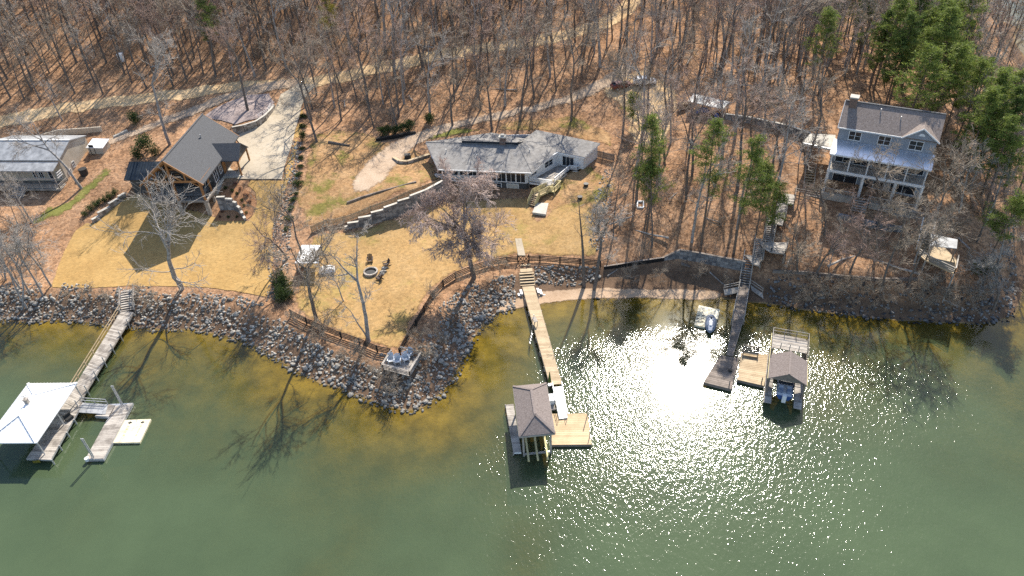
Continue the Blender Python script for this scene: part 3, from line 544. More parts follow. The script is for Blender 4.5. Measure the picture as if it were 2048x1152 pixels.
# ================================================================== grey-roofed cottage at the left edge
B0 = np.array(W(*z5(585,617), 10.5)); B1 = np.array(W(*z5(-160,615), 10.5)); ang = math.atan2(B0[1]-B1[1], B0[0]-B1[0])
Lc = frame(B0, ang)    # u negative = to the left, v = inland
c = thing('cottage', 'pale cottage with a grey roof and shaded front porch at the left edge', 'house', (*B0[:2], 6.6))
u0, D = -15.5, 5.0
mb = MB(); mb.slab([Lc(.3,0,10.5), Lc(.3,D,12.2), Lc(u0,D,12.2), Lc(u0,0,10.5)], .18); mb.slab([Lc(.3,D,12.2), Lc(.3,2*D,10.7), Lc(u0,2*D,10.7), Lc(u0,D,12.2)], .18); rf = mb.build('roof', 'metal_grey', c)
mb = MB(); mb.bar(Lc(.3,D,12.25), Lc(u0,D,12.25), .4, .06); mb.build('ridge_cap', 'metal_white', rf)
mb = MB(); mb.slab([Lc(.2,-2.5,9.55), Lc(.2,-.15,10.22), Lc(u0,-.15,10.22), Lc(u0,-2.5,9.55)], .15); mb.build('porch_roof', 'metal_grey', c)
mb = MB(); wallbox(mb, Lc(u0,.2), Lc(0,.2), 4.6, 10.4); wallbox(mb, Lc(0,.2), Lc(0,2*D-.2), 4.6, 10.5); wallbox(mb, Lc(0,2*D-.2), Lc(u0,2*D-.2), 4.6, 10.5); mb.add([Lc(.07,.2,10.4), Lc(.07,2*D-.2,10.5), Lc(.07,D,12.0)], [(0,1,2)]); mb.build('wall', 'beige_wall', c)
fw = (Lc(u0,.2), Lc(0,.2))
for t0, t1 in ((.58,.64), (.66,.72), (.90,.955)): window(c, *fw, t0, t1, 6.6, 7.9, .12)
window(c, *fw, .79, .85, 5.95, 8.1, .12, mull=0, name='door')
sw = (Lc(0,.2), Lc(0,2*D-.2))
for t0, t1, z in ((.1,.2,6.4), (.3,.38,7.2)): window(c, *sw, t0, t1, z, z+1.1, .12)
mb = MB(); boards(mb, Lc(u0,-3,5.9), Lc(.4,-3,5.9), Lc(.4,.1,5.9), Lc(u0,.1,5.9), .3); mb.fb(Lc,u0,.4,-2.95,.1,5.5,5.83); mb.build('porch_deck', 'wood_grey', c)
for u in (-.1, -3.5, -7, -10.5): b = MB(); b.bar(Lc(u,-2.6,4.2), Lc(u,-2.6,9.5), .14); b.build('post', 'wood_grey', c)
railing([Lc(u0,-2.9,5.9), Lc(-9.3,-2.9,5.9)], .9, (.35,.7,1), 2).build('railing', 'wood_grey', c)
railing([Lc(-6.8,-2.9,5.9), Lc(.3,-2.9,5.9), Lc(.3,0,5.9)], .9, (.35,.7,1), 2).build('railing', 'wood_grey', c)
flight(Lc(-8,-3,5.9), Lc(-8,-5.2,4.7), 2.3, 6, 'wood_grey', c, .9)
mb = MB(); mb.bar(Lc(u0,-2.6,7.9), Lc(.1,-2.6,7.9), .1, .3); mb.build('porch_beam', 'wood_grey', c)
mb = MB()
for k in range(3): mb.bar(Lc(.32,-2.3+k*.15,7.9+k*.45), Lc(.32,-.6,7.9+k*.45), .06, .18)
mb.build('shutter_slats', 'white_paint', c)
e0 = W(*z5(890,478), 9.4); La = frame(e0, ang-.05); gz = T(*e0[:2])-.3
s = thing('shed', 'small beige lean-to shed with a white roof and dark door beside the cottage', 'shed', (*e0[:2], gz))
mb = MB(); mb.slab([La(-.2,-.2,9.3), La(3.5,-.2,9.3), La(3.5,2.6,9.9), La(-.2,2.6,9.9)], .12); mb.build('roof', 'metal_white', s)
mb = MB(); wallbox(mb, La(0,0), La(3.2,0), gz, 9.2); wallbox(mb, La(3.2,0), La(3.2,2.4), gz, 9.4); wallbox(mb, La(0,0), La(0,2.4), gz, 9.4); wallbox(mb, La(0,2.4), La(3.2,2.4), gz, 9.7); mb.build('wall', 'beige_wall', s)
window(s, La(0,0), La(3.2,0), .15, .45, gz+.3, gz+2.3, .1, 'black_wood', 'rubber', 0, 'door', False)
p = G(*z5(868,765)); b = MB(); b.tube(p-[0,0,.1], p+[0,0,1.3], .75, .8, 14); bb = b.build('water_barrel', 'plastic_black', at=tuple(p)); tag(bb, 'black rain barrel standing by the beige cottage wall', 'barrel')

# ================================================================== ranch house (grey roof, white trim)
w = lambda x, y, z: np.array(W(*z7(x, y), z))
TL, BL, BR, RR = w(235,245,9.5), w(345,490,8.2), w(1205,522,8.2), w(1080,268,9.7)
RA, RRr = w(835,160,8.5), w(1130,215,8.8); WTL, WTR, WBR, WBL = w(1240,135,9.0), w(1820,255,9.0), w(1680,385,8.2), w(1420,332,8.2)
r = thing('ranch_house', 'long white house with a pale grey fan-shaped roof above the lawn', 'house', ((BL+BR)[0]/2, (BL+BR)[1]/2+3, 4))
mb = MB(); mb.slab([TL, BL, BR, RR], .06); mb.slab([RA, TL, RR, RRr], .06); mb.slab([RR, BR, WBL], .06); mb.slab([RR, WBL, WTL, RRr], .06); mb.slab([WTL, WBL, WBR, WTR], .06)
roof = mb.build('roof', 'shingle_grey', r)
mb = MB(); dn = np.array([0,0,-.2])
for a, b in ((TL,BL), (BL,BR), (BR,WBL), (WBL,WBR), (WBR,WTR), (WTR,WTL), (TL,RA), (RA,RRr), (RRr,WTL)): mb.bar(a+dn, b+dn, .1, .26)
mb.build('fascia', 'white_paint', roof)
mb = MB()
for a, b in ((RR,BR), (RR,RRr), (TL,RR)): mb.bar(a+[0,0,.03], b+[0,0,.03], .28, .06)
mb.build('ridge_cap', 'shingle_grey', roof)
ca, cb = w(562,258,9.45), w(1072,276,9.6); up = np.array([0,0,.75]); back = (RA+RRr)/2-(ca+cb)/2; back[2] = 0; back /= np.linalg.norm(back)
mb = MB(); t = [ca+up-back*.3, cb+up-back*.3, cb+back*2.2+[0,0,.3], ca+back*2.2+[0,0,.3]]; mb.slab(t, .1); mb.build('raised_roof', 'shingle_grey', r)
mb = MB(); wallbox(mb, ca+back*.1, cb+back*.1, 9.2, 10.2, .15); mb.build('clerestory', 'glass', r)
for x, yy, zz in ((420,330,9.2), (700,380,8.9), (1180,330,9.1)):
    v_ = MB(); q_ = w(x, yy, zz); v_.tube(q_-[0,0,.6], q_+[0,0,.35], .09, n=8); v_.tube(q_+[0,0,.35], q_+[0,0,.45], .13, n=8); v_.build('vent_pipe', 'galv', roof)
gt_ = MB(); gt_.bar(BL+[0,-.12,-.1], BR+[0,-.12,-.1], .14, .14); gt_.build('gutter', 'white_paint', roof)
ch = w(935,290,9.2); mb = MB(); Lq = frame(ch, math.atan2((cb-ca)[1], (cb-ca)[0])); mb.fb(Lq,-.55,.55,-.1,.9,8.8,11.1); chm = mb.build('chimney', 'brick', r)
mb = MB(); mb.fb(Lq,-.7,.7,-.25,1.05,11.1,11.3); mb.fb(Lq,-.35,.35,.1,.7,11.3,11.6); mb.build('cap', 'concrete_pale', chm)
def inset(p, c, k): p = np.asarray(p, float); d = np.asarray(c, float)-p; d[2] = 0; return p+d/np.linalg.norm(d)*k
cen = (TL+BR+RA)/3
FL, FR = inset(BL, cen, 2.2), inset(BR, cen, 1.6); BLw, TLw = FL, inset(TL, cen, .7)
mb = MB(); wallslope(mb, FL, FR, 5.3, 8.3, 8.2); wallslope(mb, TLw, FL, 5.0, 9.0, 8.3); wallbox(mb, inset(RA,cen,.6), TLw, 5.5, 8.2); wc = (WBL+WTR)/2
wbl, wbr, wtr, wtl = inset(WBL,wc,.5), inset(WBR,wc,.5), inset(WTR,wc,.5), inset(WTL,wc,.5)
wallslope(mb, FR, wbl, 5.3, 8.12, 8.1); wallslope(mb, wbl, wbr, 4.9, 8.1, 8.1); wallslope(mb, wbr, wtr, 4.6, 8.1, 8.72); wallbox(mb, wtr, wtl, 5.5, 8.6); wallbox(mb, wtl, inset(RA,cen,.6), 5.5, 8.2)
wallo = mb.build('wall', 'white_wall', r)
for i in range(8): window(r, FL, FR, .012+i*.123, .012+i*.123+.115, 5.46, 8.0, .12, mull=1, cross=False)  # panes widened across the wall; dark glass stands in for shade under the eaves
window(r, wbl, wbr, .16, .62, 5.45, 7.5, .12, 'white_paint', mull=2, name='sliding_door', cross=False)
window(r, FR, wbl, .15, .3, 6.3, 7.5, .12); window(r, FR, wbl, .55, .8, 6.3, 7.5, .12)
DZ = 5.4; dk = lambda x, y: w(x, y, DZ)
pL, pM, pR = dk(318,585), dk(395,588), dk(1172,608); d1, d2, d3, d4 = dk(1380,640), dk(1545,500), dk(1618,512), dk(1645,470)
mb = MB(); boards(mb, pL, pR, FR*[1,1,0]+[0,0,DZ], FL*[1,1,0]+[0,0,DZ], .3, .06)
mb.build('porch_deck', 'wood_grey', r)
mb = MB(); fr0, wb0, wr0 = FR*[1,1,0]+[0,0,DZ-.004], wbl*[1,1,0]+[0,0,DZ], wbr*[1,1,0]+[0,0,DZ]; boards(mb, pR, d1, wb0, fr0, .3, .06); boards(mb, d1, d2, wr0, wb0, .3, .06); mb.slab([d2, d3, d4, wr0], .06); mb.build('sun_deck', 'wood_grey', r)
rl = railing([pL+(FL-pM)*[.5,.5,0], pL, pM, pR], 1.0, (.3,.55,.8,1.0), 2.4, .12, .05, .12, cap=.16); rl.build('porch_railing', 'white_paint', r)
railing([pR, d1], 1.0, (.3,.55,.8,1.0), 1.8, .12, .05, .12, cap=.16).build('deck_railing', 'white_paint', r)
railing([d1+(d2-d1)*.16, d2, d3, d4], 1.0, (.3,.55,.8,1.0), 1.8, .12, .05, .12, cap=.16).build('deck_railing', 'white_paint', r)
mb = MB()
for a, b in ((pL,pR), (pR,d1), (d1,d2), (d2,d3), (d3,d4)): mb.bar(a-[0,0,.25], b-[0,0,.25], .08, .34)
mb.build('deck_skirt', 'white_paint', r)
for i in range(6):
    p = pM+(pR-pM)*i/5; b = MB(); b.bar([p[0],p[1],DZ], [p[0],p[1],8.1], .12); b.build('porch_post', 'white_paint', r)
    b = MB(); b.bar([p[0],p[1],T(*p[:2])-.2], [p[0],p[1],DZ-.3], .16); b.build('deck_post', 'wood_grey', r)
for p in (d1, (d1+d2)/2, d2, d3): b = MB(); b.bar([p[0],p[1],T(*p[:2])-.2], [p[0],p[1],DZ-.3], .14); b.build('deck_post', 'wood_grey', r)
mb = MB(); wallbox(mb, FL, FR, T(*FL[:2])-1.5, 5.25, .2); wallbox(mb, FR, wbl, 3, 5.25, .2); wallbox(mb, TLw, FL, 3.2, 5.1, .2); wallbox(mb, wbl, wbr, 3, 5.25, .2); wallbox(mb, wbr, wtr, 3, 5.25, .2); mb.build('basement_wall', 'dark_siding', r)  # wall coloured dark to carry the shade beneath the porch deck
window(r, FL, FR, .55, .68, 3.9, 5.1, .15, mull=1, name='basement_window'); window(r, FL, FR, .75, .9, 3.7, 5.1, .15, 'white_paint', 'concrete_pale', 0, 'basement_door', False)
# new yellow-wood landing and turning stair
y = lambda x, yy, z: w(x, yy, z)
la, lb, lc2, ld = w(1345,690,4.75), w(1405,700,4.75), w(1465,640,4.75), w(1392,632,4.75)
mb = MB(); mb.slab([la, lb, lc2, ld], .2); mb.build('stair_landing', 'wood_yellow', r)
railing([la, lb, lc2, ld], .95, (.2,.4,.6,.8,1), 1.2, .1, .05, .1, cap=.14).build('stair_railing', 'wood_yellow', r)
for p in (la, lb, lc2): b = MB(); b.bar([p[0],p[1],T(*p[:2])-.2], [p[0],p[1],4.6], .15); b.build('stair_post', 'wood_yellow', r)
tp = (la+ld)/2; t2 = w(1262,715,3.95); tz = w(1245,690,3.95)
def stairseg(top, bot, wd, n):
    top, bot = np.asarray(top), np.asarray(bot); d = bot-top; hh_ = np.array([d[0],d[1],0]); hh_ /= np.linalg.norm(hh_); s = np.array([-hh_[1],hh_[0],0]); m = MB()
    for i in range(n):
        a = top+d*i/n; b = top+d*(i+1)/n; m.slab([a-s*wd/2, [*(b-s*wd/2)[:2], a[2]], [*(b+s*wd/2)[:2], a[2]], a+s*wd/2], .07)
    m.build('steps', 'wood_tan', r); k = MB()
    for q in (-1, 1):
        e = s*q*wd/2; k.bar(top+e-[0,0,.2], bot+e-[0,0,.2], .07, .36)
        for f in (.2,.4,.6,.8,1.0): k.bar(top+e+[0,0,.95*f], bot+e+[0,0,.95*f], .05, .12)
        for t in (0,.5,1): p = top+d*t+e; k.bar(p-[0,0,.3], p+[0,0,1], .1)
    k.build('stair_railing', 'wood_yellow', r)
mid = w(1240,722,T(*w(1240,722,3.9)[:2])+1.15); bot = w(1195,820,3.9); bot[2] = T(*bot[:2])+.12
stairseg(tp, mid, 1.3, 7); stairseg(mid+(bot-mid)*.02, bot, 1.5, 6)
p = w(1285,860,3.8); pts = [G(*z7(a, b)) for a, b in ((1240,815),(1352,812),(1328,925),(1205,912))]
zt = max(q[2] for q in pts)+.22; mb = MB(); mb.slab([[q[0],q[1],zt] for q in pts], .4)
tag(mb.build('concrete_pad', 'concrete_pale', at=tuple(pts[0])), 'pale raised concrete pad at the foot of the yellow wooden stair', 'concrete pad')

# ================================================================== lake house on the right (steep brown roof, blue metal porch roof)
E0, E1 = np.array(W(*z8(505,270), 19.4)), np.array(W(*z8(1250,385), 19.4)); ang = math.atan2(E1[1]-E0[1], E1[0]-E0[0]); LN = np.linalg.norm((E1-E0)[:2])
Lr = frame(E0, ang)    # u to the right along the eave, v inland
k = thing('lake_house', 'tall grey house with a brown roof and bluish metal porch roof on the right slope', 'house', (*E0[:2], 9))
RV, RZ = 3.9, 22.0
mb = MB(); mb.slab([Lr(-.3,-.3,19.2), Lr(LN+.3,-.3,19.2), Lr(LN+.3,RV,RZ), Lr(-.3,RV,RZ)], .2); mb.slab([Lr(-.3,RV,RZ), Lr(LN+.3,RV,RZ), Lr(LN+.3,2*RV+.3,19.2), Lr(-.3,2*RV+.3,19.2)], .2); rf = mb.build('roof', 'shingle_brown', k)
mb = MB(); mb.bar(Lr(-.3,RV,RZ+.04), Lr(LN+.3,RV,RZ+.04), .35, .08); mb.build('ridge_cap', 'shingle_black', rf)
mb = MB(); mb.bar(Lr(-.35,-.36,19.08), Lr(LN-4.8,-.36,19.08), .1, .2); mb.bar(Lr(-.34,-.3,19.1), Lr(-.34,RV,RZ-.1), .08, .24); mb.build('fascia', 'white_paint', rf)
mb = MB(); mb.fb(Lr,.35,1.5,RV-1.1,RV+.1,19.6,22.9); cm = mb.build('chimney', 'brick', k); mb = MB(); mb.fb(Lr,.25,1.6,RV-1.2,RV+.2,22.9,23.1); mb.build('cap', 'concrete_pale', cm)
for u, v in ((5.2,2.9),(8.3,2.2)): v_ = MB(); z_ = 19.2+(v+.3)*.667; v_.tube(Lr(u,v,z_-.2), Lr(u,v,z_+.5), .09, n=8); v_.build('vent_pipe', 'galv', rf)
# front gable dormer
g0, g1, gm, gz = LN-5.0, LN+.4, LN-2.3, 21.15; vv = (gz-19.2)/(RZ-19.2)*(RV+.3)-.3
mb = MB(); mb.slab([Lr(g0,-.55,19.15), Lr(gm,-.55,gz), Lr(gm,vv,gz), Lr(g0,-.3,19.2)][::-1], .16); mb.slab([Lr(gm,-.55,gz), Lr(g1,-.55,19.15), Lr(g1,-.3,19.2), Lr(gm,vv,gz)][::-1], .16); dm = mb.build('dormer_roof', 'shingle_brown', k)
mb = MB(); mb.bar(Lr(g0,-.58,19.08), Lr(gm,-.58,gz-.08), .08, .2); mb.bar(Lr(gm,-.58,gz-.08), Lr(g1,-.58,19.08), .08, .2); mb.build('bargeboard', 'white_paint', dm)
mb = MB(); mb.add([Lr(g0+.3,-.3,19.1), Lr(g1-.3,-.3,19.1), Lr(gm,-.3,gz-.25)], [(0,1,2)]); gw = mb.build('dormer_wall', 'grey_siding', k)
mb = MB(); n = 10; mb.add([Lr(gm+.45*math.cos(PI*i/n), -.34, 19.75+.45*math.sin(PI*i/n)) for i in range(n+1)], [tuple(range(n+1))]); mb.build('half_round_vent', 'white_paint', gw)
mb = MB(); wallbox(mb, Lr(0,0), Lr(LN,0), 9.0, 19.2); wallbox(mb, Lr(LN,0), Lr(LN,2*RV), 9.5, 19.3); wallbox(mb, Lr(0,2*RV), Lr(0,0), 9.5, 19.3); wallbox(mb, Lr(LN,2*RV), Lr(0,2*RV), 10, 19.3)
for u in (0.0, LN): mb.add([Lr(u,0,19.2), Lr(u,2*RV,19.2), Lr(u,RV,RZ-.2)], [(0,1,2)])
mb.build('wall', 'grey_siding', k)
fw = (Lr(0,0), Lr(LN,0))
for t0, t1 in ((.11,.24), (.42,.55), (.74,.88)): window(k, *fw, t0, t1, 17.25, 18.75, .12, mull=1)
mz0, mz1, mv = 15.85, 16.95, -3.0
mb = MB(); a, b, c_, d = Lr(-.4,mv-.2,mz0), Lr(LN+.3,mv-.2,mz0), Lr(LN+.3,-.1,mz1), Lr(-.4,-.1,mz1); mb.slab([a,b,c_,d], .12); ribs(mb, a, b, c_, d, 24, .04, .04); pr = mb.build('porch_roof', 'metal_blue', k)
mb = MB(); mb.bar(Lr(-.4,mv-.24,mz0-.12), Lr(LN+.3,mv-.24,mz0-.12), .1, .24); mb.bar(Lr(-.44,mv-.2,mz0-.1), Lr(-.44,0,mz1-.1), .1, .22); mb.build('fascia', 'white_paint', pr)
PZ = 13.0
mb = MB(); mb.fb(Lr,-.2,LN+.1,mv,-.1,PZ-.15,PZ); mb.build('porch_deck', 'wood_grey', k)
mb = MB(); mb.bar(Lr(-.25,mv-.05,PZ-.25), Lr(LN+.15,mv-.05,PZ-.25), .12, .45); mb.build('deck_beam', 'white_paint', k)
for i in range(6): u = -.05+(LN-.1)*i/5; b = MB(); b.bar(Lr(u,mv+.1,PZ), Lr(u,mv+.1,mz0-.1), .16); b.build('porch_post', 'white_paint', k)
for u in (-.05, LN*.38, LN*.72, LN-.1): b = MB(); p = Lr(u,mv+.2); b.bar([p[0],p[1],8.4], [p[0],p[1],PZ-.4], .34); b.build('tall_post', 'white_paint', k)
railing([Lr(-.05,mv+.1,PZ), Lr(LN-.05,mv+.1,PZ)], .95, (.08,1.0), 2.4, .08, .05, .07, bal=.22).build('porch_railing', 'wood_grey', k)
for t0, t1 in ((.03,.2), (.23,.4), (.43,.6), (.63,.78), (.81,.97)): window(k, *fw, t0, t1, 13.1, 15.7, .12, mull=1, name='porch_window')
for t0, t1 in ((.05,.32), (.38,.62), (.68,.95)): window(k, *fw, t0, t1, 9.4, 12.2, .12, mull=1, name='lower_window')
# terraces in front: two balustraded levels
def terr(name, label, pts, h=.95, mat='wood_grey'):
    t = thing(name, label, 'railing', pts[0]); railing(pts, h, (.1,1.0), 2.2, .11, .05, .08, cap=.13, bal=.2).build('balustrade', mat, t)
    mb = MB()
    for a, b in zip(pts[:-1], pts[1:]): wallbox(mb, a, b, min(a[2], b[2])-1.1, min(a[2], b[2])+.02, .25)
    mb.build('terrace_edge', 'wood_grey', t); return t
gg = lambda x, yy, dz=.5: G(*z8(x, yy))+np.array([0, 0, dz])
def level(pts): z = max(p[2] for p in pts); return [np.array([p[0], p[1], z]) for p in pts]
q1 = [gg(395,838,.3), gg(760,905,.3)]; q2 = [gg(762,906,.3), gg(900,942,.2)]; q3 = [gg(902,960,.2), gg(1142,1000,.2)]
terr('terrace_railing', 'long grey balustrade along the lower terrace below the tall house', q1+[q2[1]]+q3)
terr('terrace_railing', 'shorter shaded balustrade on the upper terrace under the metal-roofed porch', [Lr(-.3,-4.6,9.4), Lr(4.6,-4.6,9.4)])
terr('terrace_railing', 'short balustrade right of the terrace steps under the tall house', [Lr(7.2,-4.6,9.3), Lr(LN,-4.6,9.2)])
st = thing('terrace_steps', 'grey wooden steps between the two terraces of the tall house', 'steps', Lr(5.9,-4.6,9.3)); flight(Lr(5.9,-4.5,9.3), Lr(5.9,-6.6,8.2), 2, 5, 'wood_grey', st, .9)
# flat cream carport roof and long block wall beside it
cpz = 14.3; p4 = [np.array(W(*z8(a, b), cpz)) for a, b in ((208,405),(452,457),(466,345),(275,332))]
cpt = thing('carport', 'flat cream carport roof joined to the left side of the tall house', 'carport', (*p4[0][:2], T(*p4[0][:2])))
mb = MB(); mb.slab(p4, .2); rr = mb.build('roof', 'concrete_pale', cpt)
mb = MB(); mb.bar(p4[0]-[0,0,.15], p4[1]-[0,0,.15], .12, .4); mb.build('fascia', 'metal_blue', rr)
for p in p4: b = MB(); q = p+(sum(p4)/4-p)*.06; b.bar([q[0],q[1],T(*q[:2])-.2], [q[0],q[1],cpz-.2], .16); b.build('post', 'white_paint', cpt)
def blockwall(name, label, cat, pts, mat, capmat=None, t=.4, base=.4, step=False, group=None):
    """wall along ground points with (top height) per point: [(xyz, height)]"""
    o = thing(name, label, cat, pts[0][0]); mb = MB(); cp_ = MB()
    for (a, ha), (b, hb_) in zip(pts[:-1], pts[1:]):
        a, b = np.asarray(a, float), np.asarray(b, float); d = b-a; L = np.linalg.norm(d[:2]); n = np.array([-d[1], d[0], 0])/L*t/2
        if step: za = zb = (a[2]+b[2])/2+(ha+hb_)/2
        else: za, zb = a[2]+ha, b[2]+hb_
        kx = max(1, int(L/.6)); rows = max(1, int(max(ha, hb_)/.3))
        for i in range(kx):
            for j in range(rows):
                f = lambda t_, g_: a+(b-a)*t_; e0_, e1_ = i/kx, (i+1)/kx-.02/L
                p, q = f(e0_, 0), f(e1_, 0); bz0, bz1 = p[2]-base, q[2]-base; tz0, tz1 = za+(zb-za)*e0_, za+(zb-za)*e1_
                g0_, g1_ = j/rows, (j+1)/rows; jit = n*(.12*random.random())
                lo0, lo1, hi0, hi1 = bz0+(tz0-bz0)*g0_, bz1+(tz1-bz1)*g0_, bz0+(tz0-bz0)*g1_-.01, bz1+(tz1-bz1)*g1_-.01
                P = lambda v, s, z: [v[0]+s*(n+jit)[0], v[1]+s*(n+jit)[1], z]
                mb.box8([P(p,-1,lo0), P(q,-1,lo1), P(q,1,lo1), P(p,1,lo0), P(p,-1,hi0), P(q,-1,hi1), P(q,1,hi1), P(p,1,hi0)])
        if capmat:
            m = n*1.15; cp_.box8([a-m+[0,0,za-a[2]], b-m+[0,0,zb-b[2]], b+m+[0,0,zb-b[2]], a+m+[0,0,za-a[2]], a-m+[0,0,za-a[2]+.07], b-m+[0,0,zb-b[2]+.07], b+m+[0,0,zb-b[2]+.07], a+m+[0,0,za-a[2]+.07]])
    mb.build('blocks', mat, o)
    if capmat: cp_.build('capstones', capmat, o)
    return o
gp = lambda x, yy: G(x, yy)
blockwall('retaining_wall', 'long grey block wall with a pale cap running from the blue-tarp shelter to the carport', 'wall', [(gp(1450,238),1.0),(gp(1497,246),1.2),(gp(1540,256),1.3),(gp(1580,266),1.3),(gp(1618,280),1.3)], 'block', 'concrete_pale')
blockwall('retaining_wall', 'tall dark stone wall with a stepped white cap below the ranch house fence', 'wall', [(gp(690,459),.3),(gp(697,457),.7),(gp(720,453),1.4),(gp(746,447),2.0),(gp(772,440),2.4),(gp(800,430),2.7),(gp(824,420),2.8),(gp(855,405),2.8),(gp(888,387),2.5)], 'block', 'concrete', .42, .4, True)
blockwall('retaining_wall', 'low black timber wall edging the drive below the evergreen hedge', 'wall', [(gp(752,282),.6),(gp(792,276),.7),(gp(832,267),.5)], 'black_wood', None, .4)
blockwall('garden_edging', 'low curved mossy stone edging left of the ranch house', 'garden edging', [(gp(787,317),.3),(gp(799,326),.5),(gp(815,327),.5),(gp(838,320),.5),(gp(859,312),.4)], 'stone', 'wood_tan', .5)
blockwall('garden_edging', 'thin dark timber edging on the grass above the picket fence', 'garden edging', [(gp(694,407),.3),(gp(722,397),.35),(gp(760,385),.3),(gp(833,365),.3)], 'wood_brown', None, .25)
blockwall('retaining_wall', 'curved grey block wall with white caps round the mulch bed', 'wall', [(gp(*zB(455,800)),2.9),(gp(*zB(600,790)),2.5),(gp(*zB(720,800)),2.1),(gp(*zB(780,830)),1.6),(gp(*zB(830,880)),1.1),(gp(*zB(865,940)),.7),(gp(*zB(900,995)),.25)], 'block', 'concrete_pale', .4, .3, True)
blockwall('retaining_wall', 'curved tan block wall holding the gravel pad behind the driveway', 'wall', [(gp(468,268),1.5),(gp(490,264),1.5),(gp(515,255),1.4),(gp(532,242),1.2),(gp(544,226),.9),(gp(549,214),.5)], 'stone', 'concrete_pale', .4, .3)
blockwall('retaining_wall', 'pale stepped stone wall beside the row of round shrubs', 'wall', [(gp(186,446),.4),(gp(200,436),.7),(gp(222,418),.9),(gp(240,402),.9),(gp(252,392),.7)], 'stone', 'concrete_pale', .5, .3, True)
blockwall('retaining_wall', 'tan wall behind the grey-roofed cottage below the dirt track', 'wall', [(gp(85,278),1.0),(gp(120,270),1.2),(gp(165,267),1.2),(gp(205,262),1.0)], 'beige_wall', None, .3)
blockwall('garden_edging', 'pale concrete kerb at the end of the gravel road near the brush pile', 'kerb', [(gp(228,276),.4),(gp(256,264),.5)], 'concrete_pale', None, .5)
blockwall('seawall', 'grey concrete seawall of square panels behind the cove beach', 'wall', [(gp(1328,520),.6),(gp(1358,516),1.6),(gp(1400,524),1.7),(gp(1440,532),1.7),(gp(1488,542),1.8)], 'block', 'wood_brown', .3)
blockwall('seawall', 'low dark timber wall along the leafy bank behind the cove', 'wall', [(gp(1208,538),.5),(gp(1240,534),.6),(gp(1280,528),.6),(gp(1328,521),.6)], 'black_wood', 'wood_brown', .25)
blockwall('seawall', 'long low timber wall at the top of the rocky right bank', 'wall', [(gp(1545,545),.4),(gp(1600,548),.5),(gp(1680,555),.5),(gp(1760,562),.5),(gp(1835,560),.4)], 'wood_brown', None, .25)
blockwall('retaining_wall', 'dark stacked stone wall in shade below the lower terrace', 'wall', [(gp(*z8(480,985)),.8),(gp(*z8(600,1010)),.9),(gp(*z8(720,1045)),.9),(gp(*z8(860,1075)),.9),(gp(*z8(980,1085)),.8)], 'block', None, .6)
# ================================================================== the three docks
def wp(f, z): return lambda x, y: np.array(W(*f(x, y), z))
def pile(parent, x, y, z1, r=.13, z0=None, mat='wood_grey', name='pile'):
    z0 = T(x, y)-.6 if z0 is None else z0; b = MB(); b.tube([x,y,z0], [x,y,z1], r, n=8); b.build(name, mat, parent, smooth=False)
def hip(mb, L, u0, u1, v0, v1, ze, zr, axis='v', th=.15):
    if axis == 'v': hw = (u1-u0)/2; a, b = L((u0+u1)/2, v0+hw, zr), L((u0+u1)/2, v1-hw, zr)
    c = [L(u0,v0,ze), L(u1,v0,ze), L(u1,v1,ze), L(u0,v1,ze)]
    mb.slab([c[0],c[1],a], th); mb.slab([c[1],c[2],b,a], th); mb.slab([c[2],c[3],b], th); mb.slab([c[3],c[0],a,b], th); return a, b, c
# ---- centre dock
P1 = lambda x, y, z=1.0: np.array(W(*zP(x, y), z))
dk1 = thing('pier', 'long straight tan wooden pier running from the gate towards the hip-roofed boathouse', 'pier', P1(320,520,0))
a, b, c_, d = P1(375,775), P1(436,770), P1(296,280), P1(236,282)
mb = MB(); boards(mb, d, c_, b, a, .32, .06); mb.build('deck_boards', 'wood_tan', dk1)
mb = MB(); mb.bar(a-[0,0,.2], d-[0,0,.2], .1, .26); mb.bar(b-[0,0,.2], c_-[0,0,.2], .1, .26); mb.build('deck_frame', 'wood_brown', dk1)
for i in range(1, 8):
    for p, q in ((d, a), (c_, b)): e = p+(q-p)*(i/7.2); pile(dk1, e[0], e[1], .9, .14)
st = thing('beach_steps', 'wide pale wooden steps dropping from the black gate onto the tan pier', 'steps', P1(255,240,1))
tp, bt = (P1(226,212,2.15)+P1(290,206,2.15))/2, (P1(234,282)+P1(294,280))/2
flight(tp, bt, 2.3, 5, 'wood_tan', st, 0)
mb = MB(); u = (tp-bt)*[1,1,0]; u /= np.linalg.norm(u); s_ = np.array([-u[1],u[0],0]); mb.slab([tp-s_*1.0, tp+s_*1.0, tp+s_*1.0+u*.9, tp-s_*1.0+u*.9], .08); mb.slab([tp-s_*.8+u*1.5+[0,0,.15], tp+s_*.8+u*1.5+[0,0,.15], tp+s_*.8+u*1.9+[0,0,.15], tp-s_*.8+u*1.9+[0,0,.15]], .08); mb.build('landing', 'wood_tan', st)
for nm, q in (('left', (222,318)), ('right', (326,310))):
    p = P1(*q, .55); o_ = thing('side_steps', 'small pale steps leading down to the sand on the %s side of the tan pier' % nm, 'steps', p); sgn = -1 if nm == 'left' else 1; mb = MB()
    e1 = (c_-d)/np.linalg.norm(c_-d)*sgn; e2 = (d-a)/np.linalg.norm(d-a)
    for i in range(3): o0 = p+e1*(i*.42-.5)+[0,0,.35-i*.28]; mb.slab([o0-e2*.6, o0+e1*.38-e2*.6, o0+e1*.38+e2*.6, o0+e2*.6], .08)
    mb.build('treads', 'white_paint', o_); mb = MB()
    for k_ in (-1, 1): mb.bar(p+e1*-.5+e2*.6*k_+[0,0,.2], p+e1*.8+e2*.6*k_-[0,0,.55], .08, .2)
    mb.build('stringers', 'wood_grey', o_)
gw = thing('gangway', 'pale aluminium gangway with wire railings from the tan pier down to the square float', 'gangway', P1(412,860,.5))
